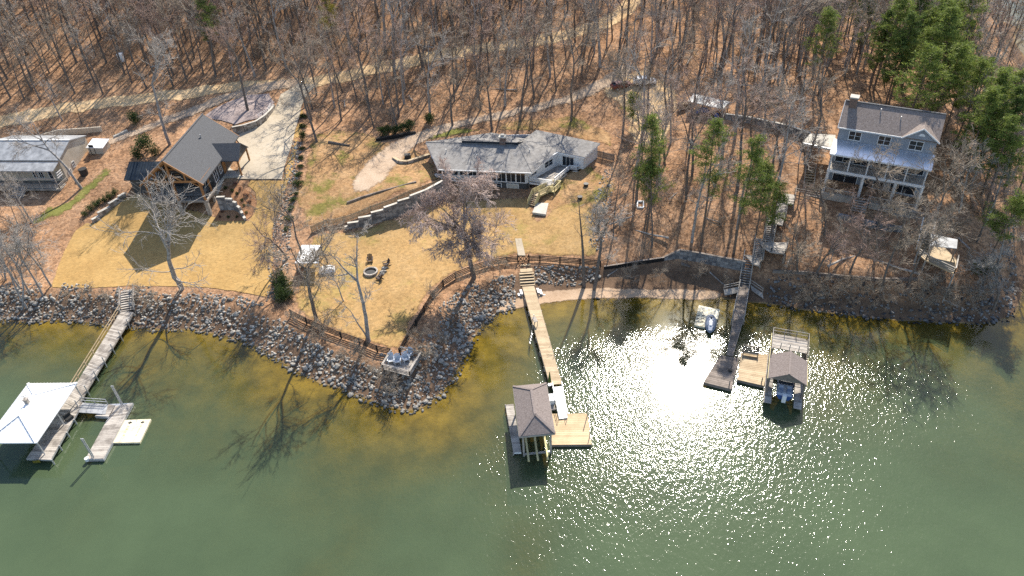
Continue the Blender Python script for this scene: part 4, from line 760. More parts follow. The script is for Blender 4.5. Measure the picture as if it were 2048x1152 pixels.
a, b, c_, d = P1(420,945,.62), P1(463,940,.62), P1(434,782,1.08), P1(388,786,1.08)
mb = MB(); boards(mb, a, b, c_, d, .5, .1, .015); mb.build('deck_panels', 'metal_white', gw)
for p, q in ((a, d), (b, c_)):
    m = MB(); m.bar(p+[0,0,.95], q+[0,0,.95], .05); m.bar(p+[0,0,.5], q+[0,0,.5], .03); n = 6
    for i in range(n+1): e = p+(q-p)*i/n; m.bar(e, e+[0,0,.95], .04)
    for i in range(n): m.bar(p+(q-p)*i/n, p+(q-p)*(i+1)/n+[0,0,.95], .025)
    m.build('side_rail', 'galv', gw)
fl = thing('floating_dock', 'square tan floating dock beside the brown hip-roofed boathouse', 'floating dock', wp(zC,0)(770,470))
q_ = wp(zC, .45); a, b, c_, d = q_(580,622), q_(976,618), q_(937,320), q_(590,322)
mb = MB(); boards(mb, a, b, c_, d, .3, .06); mb.build('deck_boards', 'wood_new', fl)
mb = MB(); mb.slab([p-[0,0,.07] for p in (a,b,c_,d)], .42); mb.build('float_frame', 'wood_brown', fl)
for x, y in ((935,340), (957,545)): p = q_(x, y); pile(fl, p[0], p[1], 3.2 if y < 400 else 1.6, .06, mat='galv', name='mooring_pole')
bh = thing('boathouse', 'brown hip-roofed boathouse with an empty lift at the end of the tan pier', 'boathouse', wp(zC,0)(400,300))
c4 = [np.array(W(*zC(*p), 4.4)) for p in ((280,542), (625,508), (515,32), (185,62))]
ang = math.atan2(*(c4[1]-c4[0])[[1,0]]); Wd = np.linalg.norm(c4[1]-c4[0]); Dp = np.linalg.norm(c4[3]-c4[0]); Lb = frame(c4[0], ang)
mb = MB(); r1, r2, cc = hip(mb, Lb, 0, Wd, 0, Dp, 4.4, 5.75); rf = mb.build('roof', 'shingle_mauve', bh)
mb = MB()
for p, q in ((r1,r2), (cc[0],r1), (cc[1],r1), (cc[2],r2), (cc[3],r2)): mb.bar(p+[0,0,.01], q+[0,0,.01], .3, .05)
mb.build('ridge_cap', 'shingle_mauve', rf)
mb = MB()
for i in range(4): mb.bar(cc[i]-[0,0,.18], cc[(i+1)%4]-[0,0,.18], .08, .24)
mb.build('fascia', 'wood_grey', rf)
for u in (.5, Wd-.5):
    for v in (.5, Dp/2, Dp-.5): p = Lb(u, v); pile(bh, p[0], p[1], 4.4, .13, mat='wood_grey', name='post')
for i, u in enumerate((.22, .48, .76)):
    b = MB(); b.bar(Lb(Wd*u,-1.0,.75), Lb(Wd*u,Dp-1,.75), .24, .24); b.build('lift_bunk', 'wood_yellow', bh)
b = MB(); b.bar(Lb(.5,.4,.45), Lb(Wd-.5,.4,.45), .2, .2); b.bar(Lb(.5,Dp-1,.45), Lb(Wd-.5,Dp-1,.45), .2, .2); b.build('lift_beam', 'galv', bh)
fd = thing('finger_dock', 'narrow pale finger dock along the left side of the brown boathouse', 'dock', wp(zC,0)(220,460))
q_ = wp(zC, .55); a, b, c_, d = q_(225,693), q_(300,690), q_(225,228), q_(148,236); mb = MB(); boards(mb, a, b, c_, d, .32, .06); mb.build('deck_boards', 'wood_grey', fd); mb = MB(); mb.slab([p-[0,0,.07] for p in (a,b,c_,d)], .3); mb.build('frame', 'metal_white', fd)
for p in (a, d): pile(fd, p[0], p[1], .5, .1)
p = q_(590,205); b = MB(); Lx = frame(p, ang)
b.fb(Lx,-.35,.35,-.6,.6,.55,1.3); b.fb(Lx,-.4,.4,-.65,.65,1.3,1.38); bx = thing('dock_box', 'white storage box between the gangway and the brown boathouse', 'storage box', p); b.build('body', 'white_paint', bx)
b = MB(); b.fb(Lx,-.35,.35,-1.5,.9,.35,.55); b.build('base', 'wood_grey', bx)
# things on the pier
p = P1(300,470,1.0); bn = thing('cleaning_table', 'dark fish cleaning table standing on the left edge of the tan pier', 'table', p); e2 = np.array([0,1.,0]); Lx = frame(p, .25)
b = MB(); b.fb(Lx,-.3,.3,-.6,.6,1.85,1.93); b.build('table_top', 'wood_grey', bn)
for i, j in ((-1,-1), (1,-1), (1,1), (-1,1)): b = MB(); b.bar(Lx(i*.25,j*.5,1.0), Lx(i*.25,j*.5,1.86), .08); b.build('leg', 'wood_brown', bn)
b = MB(); b.bar(Lx(0,.5,1.93), Lx(0,.5,2.5), .06); b.tube(Lx(0,.5,2.45), Lx(0,.1,2.55), .05); b.build('tap', 'galv', bn)
p = P1(285,548,.6); ld = thing('dock_ladder', 'dark swim ladder hanging off the left side of the tan pier', 'ladder', p); Lx = frame(p, .22)
for s_ in (-1, 1): b = MB(); b.bar(Lx(-.5,s_*.3,-.8), Lx(.1,s_*.3,2.0), .06); b.build('rail', 'galv', ld)
for i in range(5): b = MB(); t = .1+i*.2; b.bar(Lx(-.5+.6*t,-.3,-.8+2.8*t), Lx(-.5+.6*t,.3,-.8+2.8*t), .1, .05); b.build('rung', 'galv', ld)
p = P1(374,775,1.0); um = thing('patio_umbrella', 'closed dark green umbrella by the top of the gangway', 'umbrella', p); b = MB(); b.tube(p, p+[0,0,.6], .035); b.tube(p, p+[0,0,.08], .3, .25, 10); b.build('pole', 'galv', um); b = MB(); b.tube(p+[0,0,.6], p+[0,0,1.5], .24, .16, 9); b.tube(p+[0,0,1.5], p+[0,0,2.5], .16, .04, 9); b.build('canopy', 'needle_dark', um)
# ---- left dock
Aw = lambda x, y, z: np.array(W(*zA(x, y), z))
dk2 = thing('pier', 'narrow grey pier with railings leading to the white-roofed boathouse', 'pier', Aw(590,400,0))
a, b, c_, d = Aw(372,705,1.0), Aw(436,735,1.0), Aw(768,185,1.35), Aw(700,172,1.35)
mb = MB(); boards(mb, a, b, c_, d, .3, .06); mb.build('deck_boards', 'wood_grey', dk2)
mb = MB(); mb.bar(a-[0,0,.2], d-[0,0,.2], .1, .25); mb.bar(b-[0,0,.2], c_-[0,0,.2], .1, .25); mb.build('deck_frame', 'wood_grey', dk2)
railing([a+(d-a)*.1, d], 1.0, (.5, 1.0), 2.6, .1, .08, .12).build('handrail', 'wood_tan', dk2)
for i in range(7): e = b+(c_-b)*(i/7+.02); o2 = (b-a)/np.linalg.norm(b-a)*.12; pile(dk2, e[0]+o2[0], e[1]+o2[1], 2.05, .075, mat='galv'); f = a+(d-a)*(i/7+.02); pile(dk2, f[0]-o2[0], f[1]-o2[1], 1.0, .075, mat='galv')
st = thing('bank_steps', 'grey wooden steps climbing the rocky bank to the gold lawn', 'steps', Aw(738,110,1)); lt = (Aw(706,58,2.7)+Aw(766,56,2.7))/2; lt[2] = T(*lt[:2])+.25; flight(lt, (c_+d)/2, 2.0, 9, 'wood_grey', st, .95)
bh = thing('boathouse', 'white metal-roofed boathouse at the lower left over the lake', 'boathouse', (-65.5, 70, 0))
c4 = [np.array(W(*zA(*p), 3.6)) for p in ((-82,945), (210,938), (445,592), (115,607))]; ang = math.atan2(*(c4[1]-c4[0])[[1,0]]); Wd = 7.1; Dp = np.linalg.norm(c4[2]-c4[1]); o_ = c4[1]; Lb = lambda u, v, z=0.0: frame(o_, math.atan2(*(c4[2]-c4[1])[[1,0]])-PI/2)(u-Wd, v, z)
mb = MB(); r1, r2, cc = hip(mb, Lb, 0, Wd, 0, Dp, 3.6, 5.1); rf = mb.build('roof', 'metal_white', bh)
mb = MB(); n = 22
for i in range(1, n):
    v = Dp*i/n; t = min(1, v/(Wd/2), (Dp-v)/(Wd/2))
    for s_ in (0, 1): e = Lb(s_*Wd,v,3.6); f = Lb(s_*Wd+(Wd/2-s_*Wd)*t,v,3.6+1.5*t); mb.bar(e+[0,0,.01], f+[0,0,.01], .05, .05)
for i in range(1, 15):
    u = Wd*i/15; t = min(u, Wd-u)/(Wd/2)
    for v0, sg in ((0, 1), (Dp, -1)): mb.bar(Lb(u,v0,3.63), Lb(u,v0+sg*Wd/2*t,3.63+1.5*t), .05, .05)
mb.build('roof_seams', 'metal_white', rf)
mb = MB()
for p, q in ((r1,r2), (cc[0],r1), (cc[1],r1), (cc[2],r2), (cc[3],r2)): mb.bar(p+[0,0,.04], q+[0,0,.04], .34, .05)
mb.build('ridge_cap', 'metal_white', rf)
mb = MB(); p = r1+(r2-r1)*.55; mb.bar(p, p+[0,0,.7], .45); mb.bar(p+[0,0,.72], p+[0,0,.8], .6); mb.bar(p+[0,0,.8], p+[0,0,1.5], .05); mb.bar(p+[-.4,0,1.35], p+[.4,0,1.35], .05); mb.build('weather_vane', 'wood_grey', rf)
for u in (.3, Wd-.25):
    for v in (.3, Dp/2, Dp-.3): p = Lb(u, v); pile(bh, p[0], p[1], 3.6, .09, mat='galv', name='post')
wk = thing('boathouse_walkway', 'grey walkway along the open right side of the white boathouse', 'walkway', Aw(330,900,0))
a, b, c_, d = Aw(150,1030,.95), Aw(292,1035,.95), Aw(478,705,.95), Aw(385,690,.95)
mb = MB(); boards(mb, a, b, c_, d, .3, .06); mb.build('deck_boards', 'wood_grey', wk); mb = MB(); mb.slab([p-[0,0,.07] for p in (a,b,c_,d)], .22); mb.build('frame', 'galv', wk)
for i in range(5): e = b+(c_-b)*(i/4.4); pile(wk, e[0]+.1, e[1], 1.0, .1, mat='galv')
e = Aw(208,1042,.85); mb = MB(); mb.bar(e+[-.45,-.06,-.12], e+[.45,-.02,-.12], .06, .42); mb.build('number_plate', 'needle_yellow', wk)
e = Aw(400,800,1.0); mb = MB(); Lx = frame(e, 1.0); mb.fb(Lx,-.5,.5,-.35,.35,1.0,1.35); mb.fb(Lx,-.5,.5,.2,.35,1.35,1.8); tag(mb.build('dock_bench', 'plastic_black', at=tuple(e)), 'small black seat on the walkway of the white boathouse', 'seat')
gw = thing('gangway', 'short grey gangway with a rail between the white boathouse and its float', 'gangway', Aw(535,740,.6))
a, b, c_, d = Aw(452,762,.95), Aw(608,772,.6), Aw(622,716,.6), Aw(474,706,.95); mb = MB(); boards(mb, a, d, c_, b, .35, .08, .01); mb.build('deck_panels', 'metal_grey', gw); railing([d, c_], 1.0, (.5, 1), 2.2, .07, .06, .06).build('handrail', 'galv', gw)
fl = thing('floating_dock', 'grey L-shaped floating dock with two tall mooring poles at the lower left', 'floating dock', Aw(620,860,0))
f_ = lambda x, y: Aw(x, y, .55); P5 = [f_(492,1030), f_(595,1028), f_(765,708), f_(632,714), f_(545,780), f_(628,788)]
mb = MB(); boards(mb, f_(492,1030), f_(595,1028), f_(765,708), f_(660,725), .3, .06); boards(mb, f_(548,782), f_(632,786), f_(665,722), f_(628,714), .3, .06); mb.build('deck_boards', 'wood_grey', fl)
mb = MB(); mb.slab([p-[0,0,.07] for p in (f_(490,1033), f_(596,1031), f_(766,706), f_(632,712), f_(545,783), f_(625,790))], .4); mb.build('float_frame', 'galv', fl)
for x, y in ((706,716), (541,1021)):
    p = f_(x, y)
    for k_ in (0, .22): pile(fl, p[0]-k_, p[1]+.03, 4.2, .08, mat='galv', name='mooring_pole')
p = f_(500,1030); mb = MB(); mb.tube(p-[0,0,.3], p+[0,0,.15], .28, n=12); mb.build('bumper', 'white_paint', fl)
mt = thing('floating_mat', 'cream moulded floating mat beside the grey L-shaped dock', 'floating pad', Aw(755,870,0)); f_ = lambda x, y: Aw(x, y, .3)
a, b, c_, d = f_(645,938), f_(805,935), f_(870,800), f_(712,806); mb = MB()
for i in range(4):
    for j in range(2):
        g = lambda s_, t_: (a*(1-s_)+b*s_)*(1-t_)+(d*(1-s_)+c_*s_)*t_
        mb.slab([g(i/4+.004,j/2+.004), g((i+1)/4-.004,j/2+.004), g((i+1)/4-.004,(j+1)/2-.004), g(i/4+.004,(j+1)/2-.004)], .3)
mb.build('panels', 'tile_cream', mt)
for s0 in (.3, .75):
    mb = MB()
    for t0 in (.32,.45,.58,.7): p = g(s0, t0); mb.tube(p, p+[0,0,.03], .13, n=8)
    mb.build('footwell', 'wood_yellow', mt, smooth=False)
    mb = MB(); p = g(s0, .86); mb.bar(p, p+[0,0,.06], .5, .12); mb.bar(p+[0,-.2,.02], p+[0,.2,.02], .1, .08); mb.build('cleat', 'plastic_black', mt)
# ---- right dock
Rw = lambda x, y, z: np.array(W(*zR(x, y), z)); Sw = lambda x, y, z: np.array(W(*zS(x, y), z))
dk3 = thing('pier', 'shaded brown pier with grey rails below the hillside stairs', 'pier', Rw(450,150,0))
a, b, c_, d = Rw(400,300,1.1), Rw(492,300,1.1), Rw(535,30,1.4), Rw(458,30,1.4)
mb = MB(); boards(mb, a, b, c_, d, .3, .06); mb.build('deck_boards', 'wood_brown', dk3)
railing([a, d], .9, (.5, 1.0), 2.4, .09, .06, .08).build('handrail', 'wood_grey', dk3); railing([b, c_], .9, (.5, 1.0), 2.4, .09, .06, .08).build('handrail', 'wood_grey', dk3)
for i in range(4):
    for p, q in ((a, d), (b, c_)): e = p+(q-p)*i/3.6; pile(dk3, e[0], e[1], 1.0, .12)
for nm, (x0, y0, x1, y1) in (('left', (455,50,335,75)), ('right', (540,35,632,100))):
    o_ = thing('side_railing', 'sloping grey side rail on the %s of the shaded brown pier' % nm, 'railing', Rw(x0,y0,1.3)); railing([Rw(x0,y0,1.35), Rw(x1,y1,.9)], .9, (.5,1), 2, .09, .06, .08).build('rails', 'wood_grey', o_)
    mb = MB(); p, q = Rw(x0,y0,1.2), Rw(x1,y1,.9); mb.slab([p, q, q-[0,.9,.4], p-[0,.9,.4]], .1); mb.build('steps', 'wood_grey', o_)
gw = thing('gangway', 'dark ribbed gangway sloping down to the right-hand floats', 'gangway', Rw(430,430,.6))
a, b, c_, d = Rw(358,575,.6), Rw(408,585,.6), Rw(488,305,1.1), Rw(410,295,1.1); mb = MB(); boards(mb, a, b, c_, d, .4, .08, .05); mb.build('deck_panels', 'wood_brown', gw)
railing([a, d], .8, (1.0,), 3, .06, .05, .05).build('handrail', 'wood_grey', gw); railing([b, c_], .8, (1.0,), 3, .06, .05, .05).build('handrail', 'wood_grey', gw)
for nm, lab, pts, mat in (('floating_dock', 'weathered brown float under the foot of the ribbed gangway', ((180,785),(395,838),(455,600),(312,575)), 'wood_brown'), ('floating_dock', 'golden-brown float between the gangway and the boathouse with the boat', ((440,765),(645,812),(692,572),(470,560)), 'wood_tan')):
    a, b, c_, d = [Rw(x, y, .5) for x, y in pts]; fl = thing(nm, lab, 'floating dock', (a+c_)/2*[1,1,0]); mb = MB(); boards(mb, a, b, c_, d, .35, .06, .03); mb.build('deck_boards', mat, fl); mb = MB(); mb.slab([p-[0,0,.07] for p in (a,b,c_,d)], .42); mb.build('float_frame', 'wood_brown', fl)
    for p in ((b, c_) if 'weathered' in lab else (b,)): pile(fl, p[0]-.2, p[1]+.5, 1.6, .08, mat='wood_brown', name='mooring_pole')
p = (Rw(385,700,.5)); mb = MB(); mb.bar(p, p+[0,0,.35], .4); mb.bar(p+[.1,0,.35], p+[.1,0,1.1], .06); tag(mb.build('dock_winch', 'plastic_black', at=tuple(p)), 'small dark winch on the edge of the weathered brown float', 'winch')
bq = Rw(540,580,.5); bn = thing('dock_bench', 'high-backed wooden bench facing the lake on the golden-brown float', 'bench', bq); a0, a1 = Rw(478,560,.5), Rw(600,580,.5); dv = (a1-a0)/np.linalg.norm(a1-a0); fv = np.array([dv[1], -dv[0], 0])
Lx = lambda u, v, z: a0+dv*u+fv*v+[0,0,z-.5]
LL = np.linalg.norm(a1-a0); mb = MB(); mb.box8([Lx(0,.0,.9), Lx(LL,0,.9), Lx(LL,.6,.95), Lx(0,.6,.95), Lx(0,0,1.0), Lx(LL,0,1.0), Lx(LL,.6,1.05), Lx(0,.6,1.05)]); mb.build('seat', 'wood_tan', bn)
mb = MB()
for i in range(3): mb.bar(Lx(0,-.05-.12*i,1.15+.28*i), Lx(LL,-.05-.12*i,1.15+.28*i), .06, .22)
mb.build('backrest', 'wood_brown', bn)
for u in (.1, LL-.1):
    mb = MB(); mb.bar(Lx(u,.5,.5), Lx(u,.5,1.4), .1); mb.bar(Lx(u,-.1,.5), Lx(u,-.4,1.9), .1); mb.bar(Lx(u,-.2,1.35), Lx(u,.55,1.35), .12, .06); mb.build('arm_frame', 'wood_brown', bn)
bh = thing('boathouse', 'brown gable-roofed boathouse with a railed sun deck and a blue boat inside', 'boathouse', (37, 71, 0))
c4 = [np.array(W(*zR(*p), 3.5)) for p in ((680,755), (970,810), (970,640), (690,610))]; ang = math.atan2(*(c4[1]-c4[0])[[1,0]]); Wd = np.linalg.norm(c4[1]-c4[0]); Lb = frame(c4[0], ang); GD = 4.6
mb = MB(); mb.slab([Lb(-.1,0,3.5), Lb(Wd/2,0,4.9), Lb(Wd/2,GD,4.9), Lb(-.1,GD,3.5)], .15); mb.slab([Lb(Wd/2,0,4.9), Lb(Wd+.1,0,3.5), Lb(Wd+.1,GD,3.5), Lb(Wd/2,GD,4.9)], .15); rf = mb.build('roof', 'shingle_mauve', bh)
mb = MB(); mb.bar(Lb(Wd/2,-.05,4.95), Lb(Wd/2,GD,4.95), .25, .07); mb.build('ridge_cap', 'shingle_mauve', rf)
mb = MB()
for u in (-.1, Wd+.1): mb.bar(Lb(u,0,3.4), Lb(u,9.3,3.4), .08, .22)
mb.build('fascia', 'wood_yellow', rf)
mb = MB(); mb.add([Lb(0,.15,3.4), Lb(Wd,.15,3.4), Lb(Wd/2,.15,4.75)], [(0,1,2)]); mb.build('gable_wall', 'wood_brown', bh)
mb = MB(); boards(mb, Lb(0,6.4,3.4), Lb(Wd,6.4,3.4), Lb(Wd,9.4,3.4), Lb(0,9.4,3.4), .3, .1); mb.build('sun_deck', 'wood_grey', bh)
railing([Lb(0,GD+.3,3.45), Lb(0,9.4,3.45), Lb(Wd,9.4,3.45), Lb(Wd,GD+.3,3.45)], 1.0, (.5, 1), 1.5, .08, .06, .07).build('deck_railing', 'wood_grey', bh)
railing([Lb(0,6.4,3.45), Lb(Wd,6.4,3.45)], 1.0, (.5, 1), 1.1, .08, .06, .07).build('deck_railing', 'wood_grey', bh)
for u in (.15, Wd-.15):
    for v in (.3, 3.3, 6.4, 9.2): p = Lb(u, v); pile(bh, p[0], p[1], 3.4, .14, mat='wood_brown', name='post')
for u in (-.1, Wd-1.0): mb = MB(); boards(mb, Lb(u,-1.6,.6), Lb(u+1.0,-1.6,.6), Lb(u+1.0,8.5,.6), Lb(u,8.5,.6), .3, .08); mb.build('finger_deck', 'wood_grey', bh)
mb = MB(); [wallbox(mb, Lb(u,4.7), Lb(u,9.2), .6, 3.3, .08) for u in (.05, Wd-.05)]; mb.build('side_wall', 'wood_brown', bh)
bt = thing('motor_boat', 'blue and white motor boat under the gable of the right-hand boathouse', 'boat', Lb(Wd/2,1.2,.8))
mb = MB(); n = 9; ringt = []; ringb = []
for i in range(n):
    t = i/(n-1); wdt = 1.05*(1-max(0, t-.55)**2*4.4); v = -.9+5.2*t; ringt.append((Lb(Wd/2-wdt,v,1.75+.25*t), Lb(Wd/2+wdt,v,1.75+.25*t))); ringb.append((Lb(Wd/2-wdt*.6,v,1.0+.3*t*t), Lb(Wd/2+wdt*.6,v,1.0+.3*t*t)))
for i in range(n-1): (a, b), (c_, d), (e, f), (g_, h_) = ringt[i], ringt[i+1], ringb[i], ringb[i+1]; mb.add([a,c_,g_,e], [(0,1,2,3)]); mb.add([b,d,h_,f], [(3,2,1,0)]); mb.add([e,g_,h_,f], [(0,1,2,3)])
mb.add([*ringt[0], *ringb[0][::-1]], [(0,1,2,3)]); mb.build('hull', 'boat_blue', bt)
mb = MB(); [mb.add([ringt[i][0]-[0,0,.15], ringt[i+1][0]-[0,0,.15], ringt[i+1][1]-[0,0,.15], ringt[i][1]-[0,0,.15]], [(0,1,2,3)]) for i in range(n-1)]; mb.build('deck', 'white_paint', bt)
for du in (-.5, .5): mb = MB(); mb.fb(Lb, Wd/2+du-.28, Wd/2+du+.28, -.3, .3, 1.62, 2.0); mb.fb(Lb, Wd/2+du-.28, Wd/2+du+.28, .3, .42, 1.62, 2.45); mb.build('seat', 'mat_blue', bt)
mb = MB(); mb.fb(Lb, Wd/2-.25, Wd/2+.25, -1.35, -.9, .9, 2.1); mb.build('outboard_motor', 'white_paint', bt)
mb = MB(); mb.fb(Lb, Wd/2-.9, Wd/2+.9, 1.2, 1.3, 1.8, 2.3); mb.build('windscreen', 'glass', bt)
# floating pads by the cove
m1_ = thing('jet_ski_pad', 'cream floating pad with hand grips moored left of the shaded pier', 'floating pad', Rw(180,260,0)); f_ = lambda x, y: Rw(x, y, .35)
mb = MB(); mb.slab([f_(110,345), f_(190,362), f_(205,275), f_(290,300), f_(308,228), f_(145,192)], .35); pd_ = mb.build('pad', 'tile_cream', m1_)
mb = MB()
for i in range(3):
    for j in range(2): p = f_(140+j*38-i*4, 275+i*24); mb.bar(p-[.22,0,-.03], p+[.22,.08,.03], .1, .06)
mb.build('grips', 'plastic_black', pd_)
m2_ = thing('jet_ski', 'grey-blue jet ski on a pad against the cream floating pad', 'jet ski', Rw(235,340,0))
mb = MB(); ax = f_(240,285); bx_ = f_(228,405); dv = (bx_-ax); LL = np.linalg.norm(dv); dv /= LL; sv = np.array([-dv[1], dv[0], 0]); n = 8; rg = []
for i in range(n):
    t = i/(n-1); wd_ = .85*(math.sin(PI*min(1,.25+t*.75))**.6+.05); zt = .55+.5*math.sin(PI*t)*.6; c0 = ax+dv*LL*t
    rg.append([c0+sv*wd_+[0,0,-.1], c0+sv*wd_*.75+[0,0,zt-.35], c0+sv*.28+[0,0,zt-.05], c0-sv*.28+[0,0,zt-.05], c0-sv*wd_*.75+[0,0,zt-.35], c0-sv*wd_+[0,0,-.1]])
for i in range(n-1):
    for j in range(5): mb.add([rg[i][j], rg[i][j+1], rg[i+1][j+1], rg[i+1][j]], [(0,1,2,3)])
mb.add(rg[0], [tuple(range(6))]); mb.add(rg[-1], [tuple(range(6))]); mb.build('hull', 'mat_blue', m2_)
mb = MB(); c0 = ax+dv*LL*.62; mb.box8([c0+sv*.2-dv*.7+[0,0,.4], c0-sv*.2-dv*.7+[0,0,.4], c0-sv*.2+dv*.7+[0,0,.4], c0+sv*.2+dv*.7+[0,0,.4], c0+sv*.15-dv*.6+[0,0,.95], c0-sv*.15-dv*.6+[0,0,.95], c0-sv*.15+dv*.6+[0,0,.85], c0+sv*.15+dv*.6+[0,0,.85]]); mb.build('seat', 'white_paint', m2_)
mb = MB(); c0 = ax+dv*LL*.35; mb.bar(c0+sv*.42+[0,0,1.15], c0-sv*.42+[0,0,1.15], .08); mb.bar(c0+[0,0,.5], c0+[0,0,1.15], .14); mb.build('handlebar', 'plastic_black', m2_)
# ================================================================== hillside stairs on the right
hs = thing('hillside_stairs', 'long grey wooden staircase zigzagging up the leafy slope to the tall house', 'staircase', Sw(450,700,3))
def gtop(x, y, dz=.5): p = G(*zS(x, y)); p[2] += dz; return p
def sp(x, y, z): return np.array(W(*zS(x, y), z))
fls = [((437,662,4.3),(392,922,1.45)), ((533,518,5.7),(510,705,4.3)), ((640,335,7.2),(602,545,5.7)), ((735,180,8.3),(712,330,7.2))]
for (x0,y0,za), (x1,y1,zb_) in fls: flight(sp(x0,y0,za), sp(x1,y1,zb_), 1.5, 12, 'wood_grey', hs, .9)
for q_, z_ in ((((400,662),(470,668),(540,722),(530,762),(468,745)),4.25), (((505,516),(565,550),(772,552),(770,612),(752,655),(628,640),(560,600)),5.65), (((610,312),(680,318),(742,358),(735,402),(660,385)),7.15), (((700,185),(780,60),(850,92),(838,168),(832,215),(765,205)),8.25)):
    pts = [sp(x, y, z_) for x, y in q_]; mb = MB(); mb.slab(pts, .15); mb.build('landing', 'wood_grey', hs)
    railing([pts[i] for i in (range(2, len(pts)))], .9, (.5, 1), 1.6, .09, .06, .08).build('landing_rail', 'wood_grey', hs)
    for p in pts[::2]: b = MB(); b.bar([p[0],p[1],T(*p[:2])-.3], [p[0],p[1],z_-.1], .13); b.build('post', 'wood_grey', hs)
us = thing('upper_steps', 'short wooden steps left of the terrace climbing to the carport', 'steps', gg(255,720,.3)); flight(np.array(W(*z8(272,600), 10.7)), np.array(W(*z8(255,765), 8.6)), 1.5, 8, 'wood_tan', us, .9, 'wood_grey')
wk = thing('walkway', 'grey railed walkway joining the hillside stairs to the lower terrace', 'walkway', gg(250,800,.2)); a, b = np.array(W(*z8(150,790),8.3)), np.array(W(*z8(395,835),8.4)); n_ = np.array([0,1.2,0]); mb = MB(); boards(mb, a, a+n_, b+n_, b, .3, .08); mb.build('deck_boards', 'wood_grey', wk); railing([a, b], .9, (.5,1), 2, .09, .06, .08).build('handrail', 'wood_grey', wk)
# lower deck with its canopy at the right, and its steps
Ew = lambda x, y, z: np.array(W(*zE(x, y), z)); eg = lambda x, y, dz=.2: G(*zE(x, y))+np.array([0,0,dz])
zD = eg(800,620)[2]+1.2
rs = thing('side_stairs', 'sunlit wooden stairs right of the lower terrace going down to the canopy deck', 'staircase', Ew(745,480,zD)); flight(Ew(778,385,zD+2.1), Ew(735,580,zD), 1.6, 11, 'wood_tan', rs, .9, 'white_paint')
cd = thing('lookout_deck', 'grey railed lookout deck at the foot of the sunlit right-hand stairs', 'deck', Ew(860,650,zD))
pts = [Ew(700,600,zD), Ew(760,650,zD), Ew(965,745,zD), Ew(985,650,zD), Ew(900,560,zD), Ew(790,545,zD)]; mb = MB(); mb.slab(pts, .2); mb.build('deck', 'wood_tan', cd)
railing(pts[:4], .95, (.3,.6,1), 1.8, .1, .06, .1, cap=.14).build('railing', 'wood_grey', cd)
for p in pts[:5]: b = MB(); b.bar([p[0],p[1],T(*p[:2])-.4], [p[0],p[1],zD-.15], .16); b.build('post', 'wood_grey', cd)
cn = thing('canopy', 'pale slatted canopy roof above the lookout deck', 'canopy', Ew(890,560,zD)); zc = zD+2.5; pts = [Ew(800,545,zc), Ew(985,565,zc), Ew(992,500,zc), Ew(798,460,zc)]; mb = MB(); mb.slab(pts, .1); mb.build('roof', 'metal_grey', cn)
for p in pts: b = MB(); q = p+(sum(pts)/4-p)*.05; b.bar([q[0],q[1],zD], [q[0],q[1],zc-.1], .12); b.build('post', 'wood_brown', cn)

# ================================================================== fences
def railfence(name, label, pts, h=1.25, nr=4, sp=2.6, mat='black_wood', top='wood_grey'):
    P = [np.array(G(*p)) for p in pts]; f = thing(name, label, 'fence', P[0]); i0 = 0
    for a, b in zip(P[:-1], P[1:]):
        n = max(1, round(np.linalg.norm((b-a)[:2])/sp)); pp = []
        for i in range(n+1):
            e = a+(b-a)*i/n; e[2] = T(*e[:2]); pp.append(e)
            if i < n: m = MB(); m.bar(e-[0,0,.3], e+[0,0,h+.05], .2); m.build('post', mat, f)
        for p, q in zip(pp[:-1], pp[1:]):
            m = MB()
            for k_ in range(nr): zz = h*(.22+.72*k_/(nr-1)); m.bar(p+[0,0,zz], q+[0,0,zz], .06, .16)
            m.build('rail_panel', mat, f)
    m = MB(); m.bar(P[-1]-[0,0,.3], P[-1]+[0,0,h], .15); m.build('post', mat, f); return f
railfence('rail_fence', 'black four-rail fence from the hedge corner to the chair platform', [(583,632),(614,648),(647,663),(683,677),(720,689),(755,704),(782,710)])
railfence('rail_fence', 'black four-rail fence curving from the chair platform up to the gate', [(800,710),(816,680),(833,652),(849,625),(866,597),(887,573),(912,557),(944,544),(977,533),(1014,527),(1036,525)])
railfence('rail_fence', 'straight black four-rail fence right of the gate', [(1058,524),(1080,524),(1120,527),(1160,530),(1201,534)])
P, Q = np.array(G(1036,525)), np.array(G(1058,524)); gt = thing('gate', 'black double gate with crossed braces above the tan pier', 'gate', P)
for k_ in (0, .5):
    a, b = P+(Q-P)*(k_+.03), P+(Q-P)*(k_+.47); a[2] += .15; b[2] += .15; m = MB(); U_ = np.array([0,0,1.1])
    for p, q in ((a,b), (a+U_,b+U_), (a,a+U_), (b,b+U_), (a,b+U_), (b,a+U_)): m.bar(p, q, .07, .11)
    m.build('gate_leaf', 'black_wood', gt)
for p in (P, Q): m = MB(); m.bar(p-[0,0,.3], p+[0,0,1.55], .18); m.build('post', 'black_wood', gt)
def picket(name, label, pts, h, mat):
    P = [np.array(G(*p)) for p in pts]; f = thing(name, label, 'fence', P[0]); m = MB(); r_ = MB()
    for a, b in zip(P[:-1], P[1:]):
        L = np.linalg.norm(b-a); n = int(L/.17)
        for i in range(n): e = a+(b-a)*(i+.5)/n; e[2] = T(*e[:2]); m.bar(e, e+[0,0,h], .13, .13) if False else m.bar(e+[0,0,.05], e+[0,0,h], .12, .04)
        for z_ in (.25, .8): r_.bar(a+[0,0,h*z_], b+[0,0,h*z_], .05, .1)
    m.build('pickets', mat, f); r_.build('rails', mat, f)
    for p in P: q = MB(); q.bar(p-[0,0,.2], p+[0,0,h+.12], .13); q.build('post', mat, f)
picket('picket_fence', 'tan wooden picket fence above the dark stone retaining wall', [(624,465),(654,452),(687,446),(743,424),(796,404),(847,384),(878,372)], 1.25, 'wood_tan')
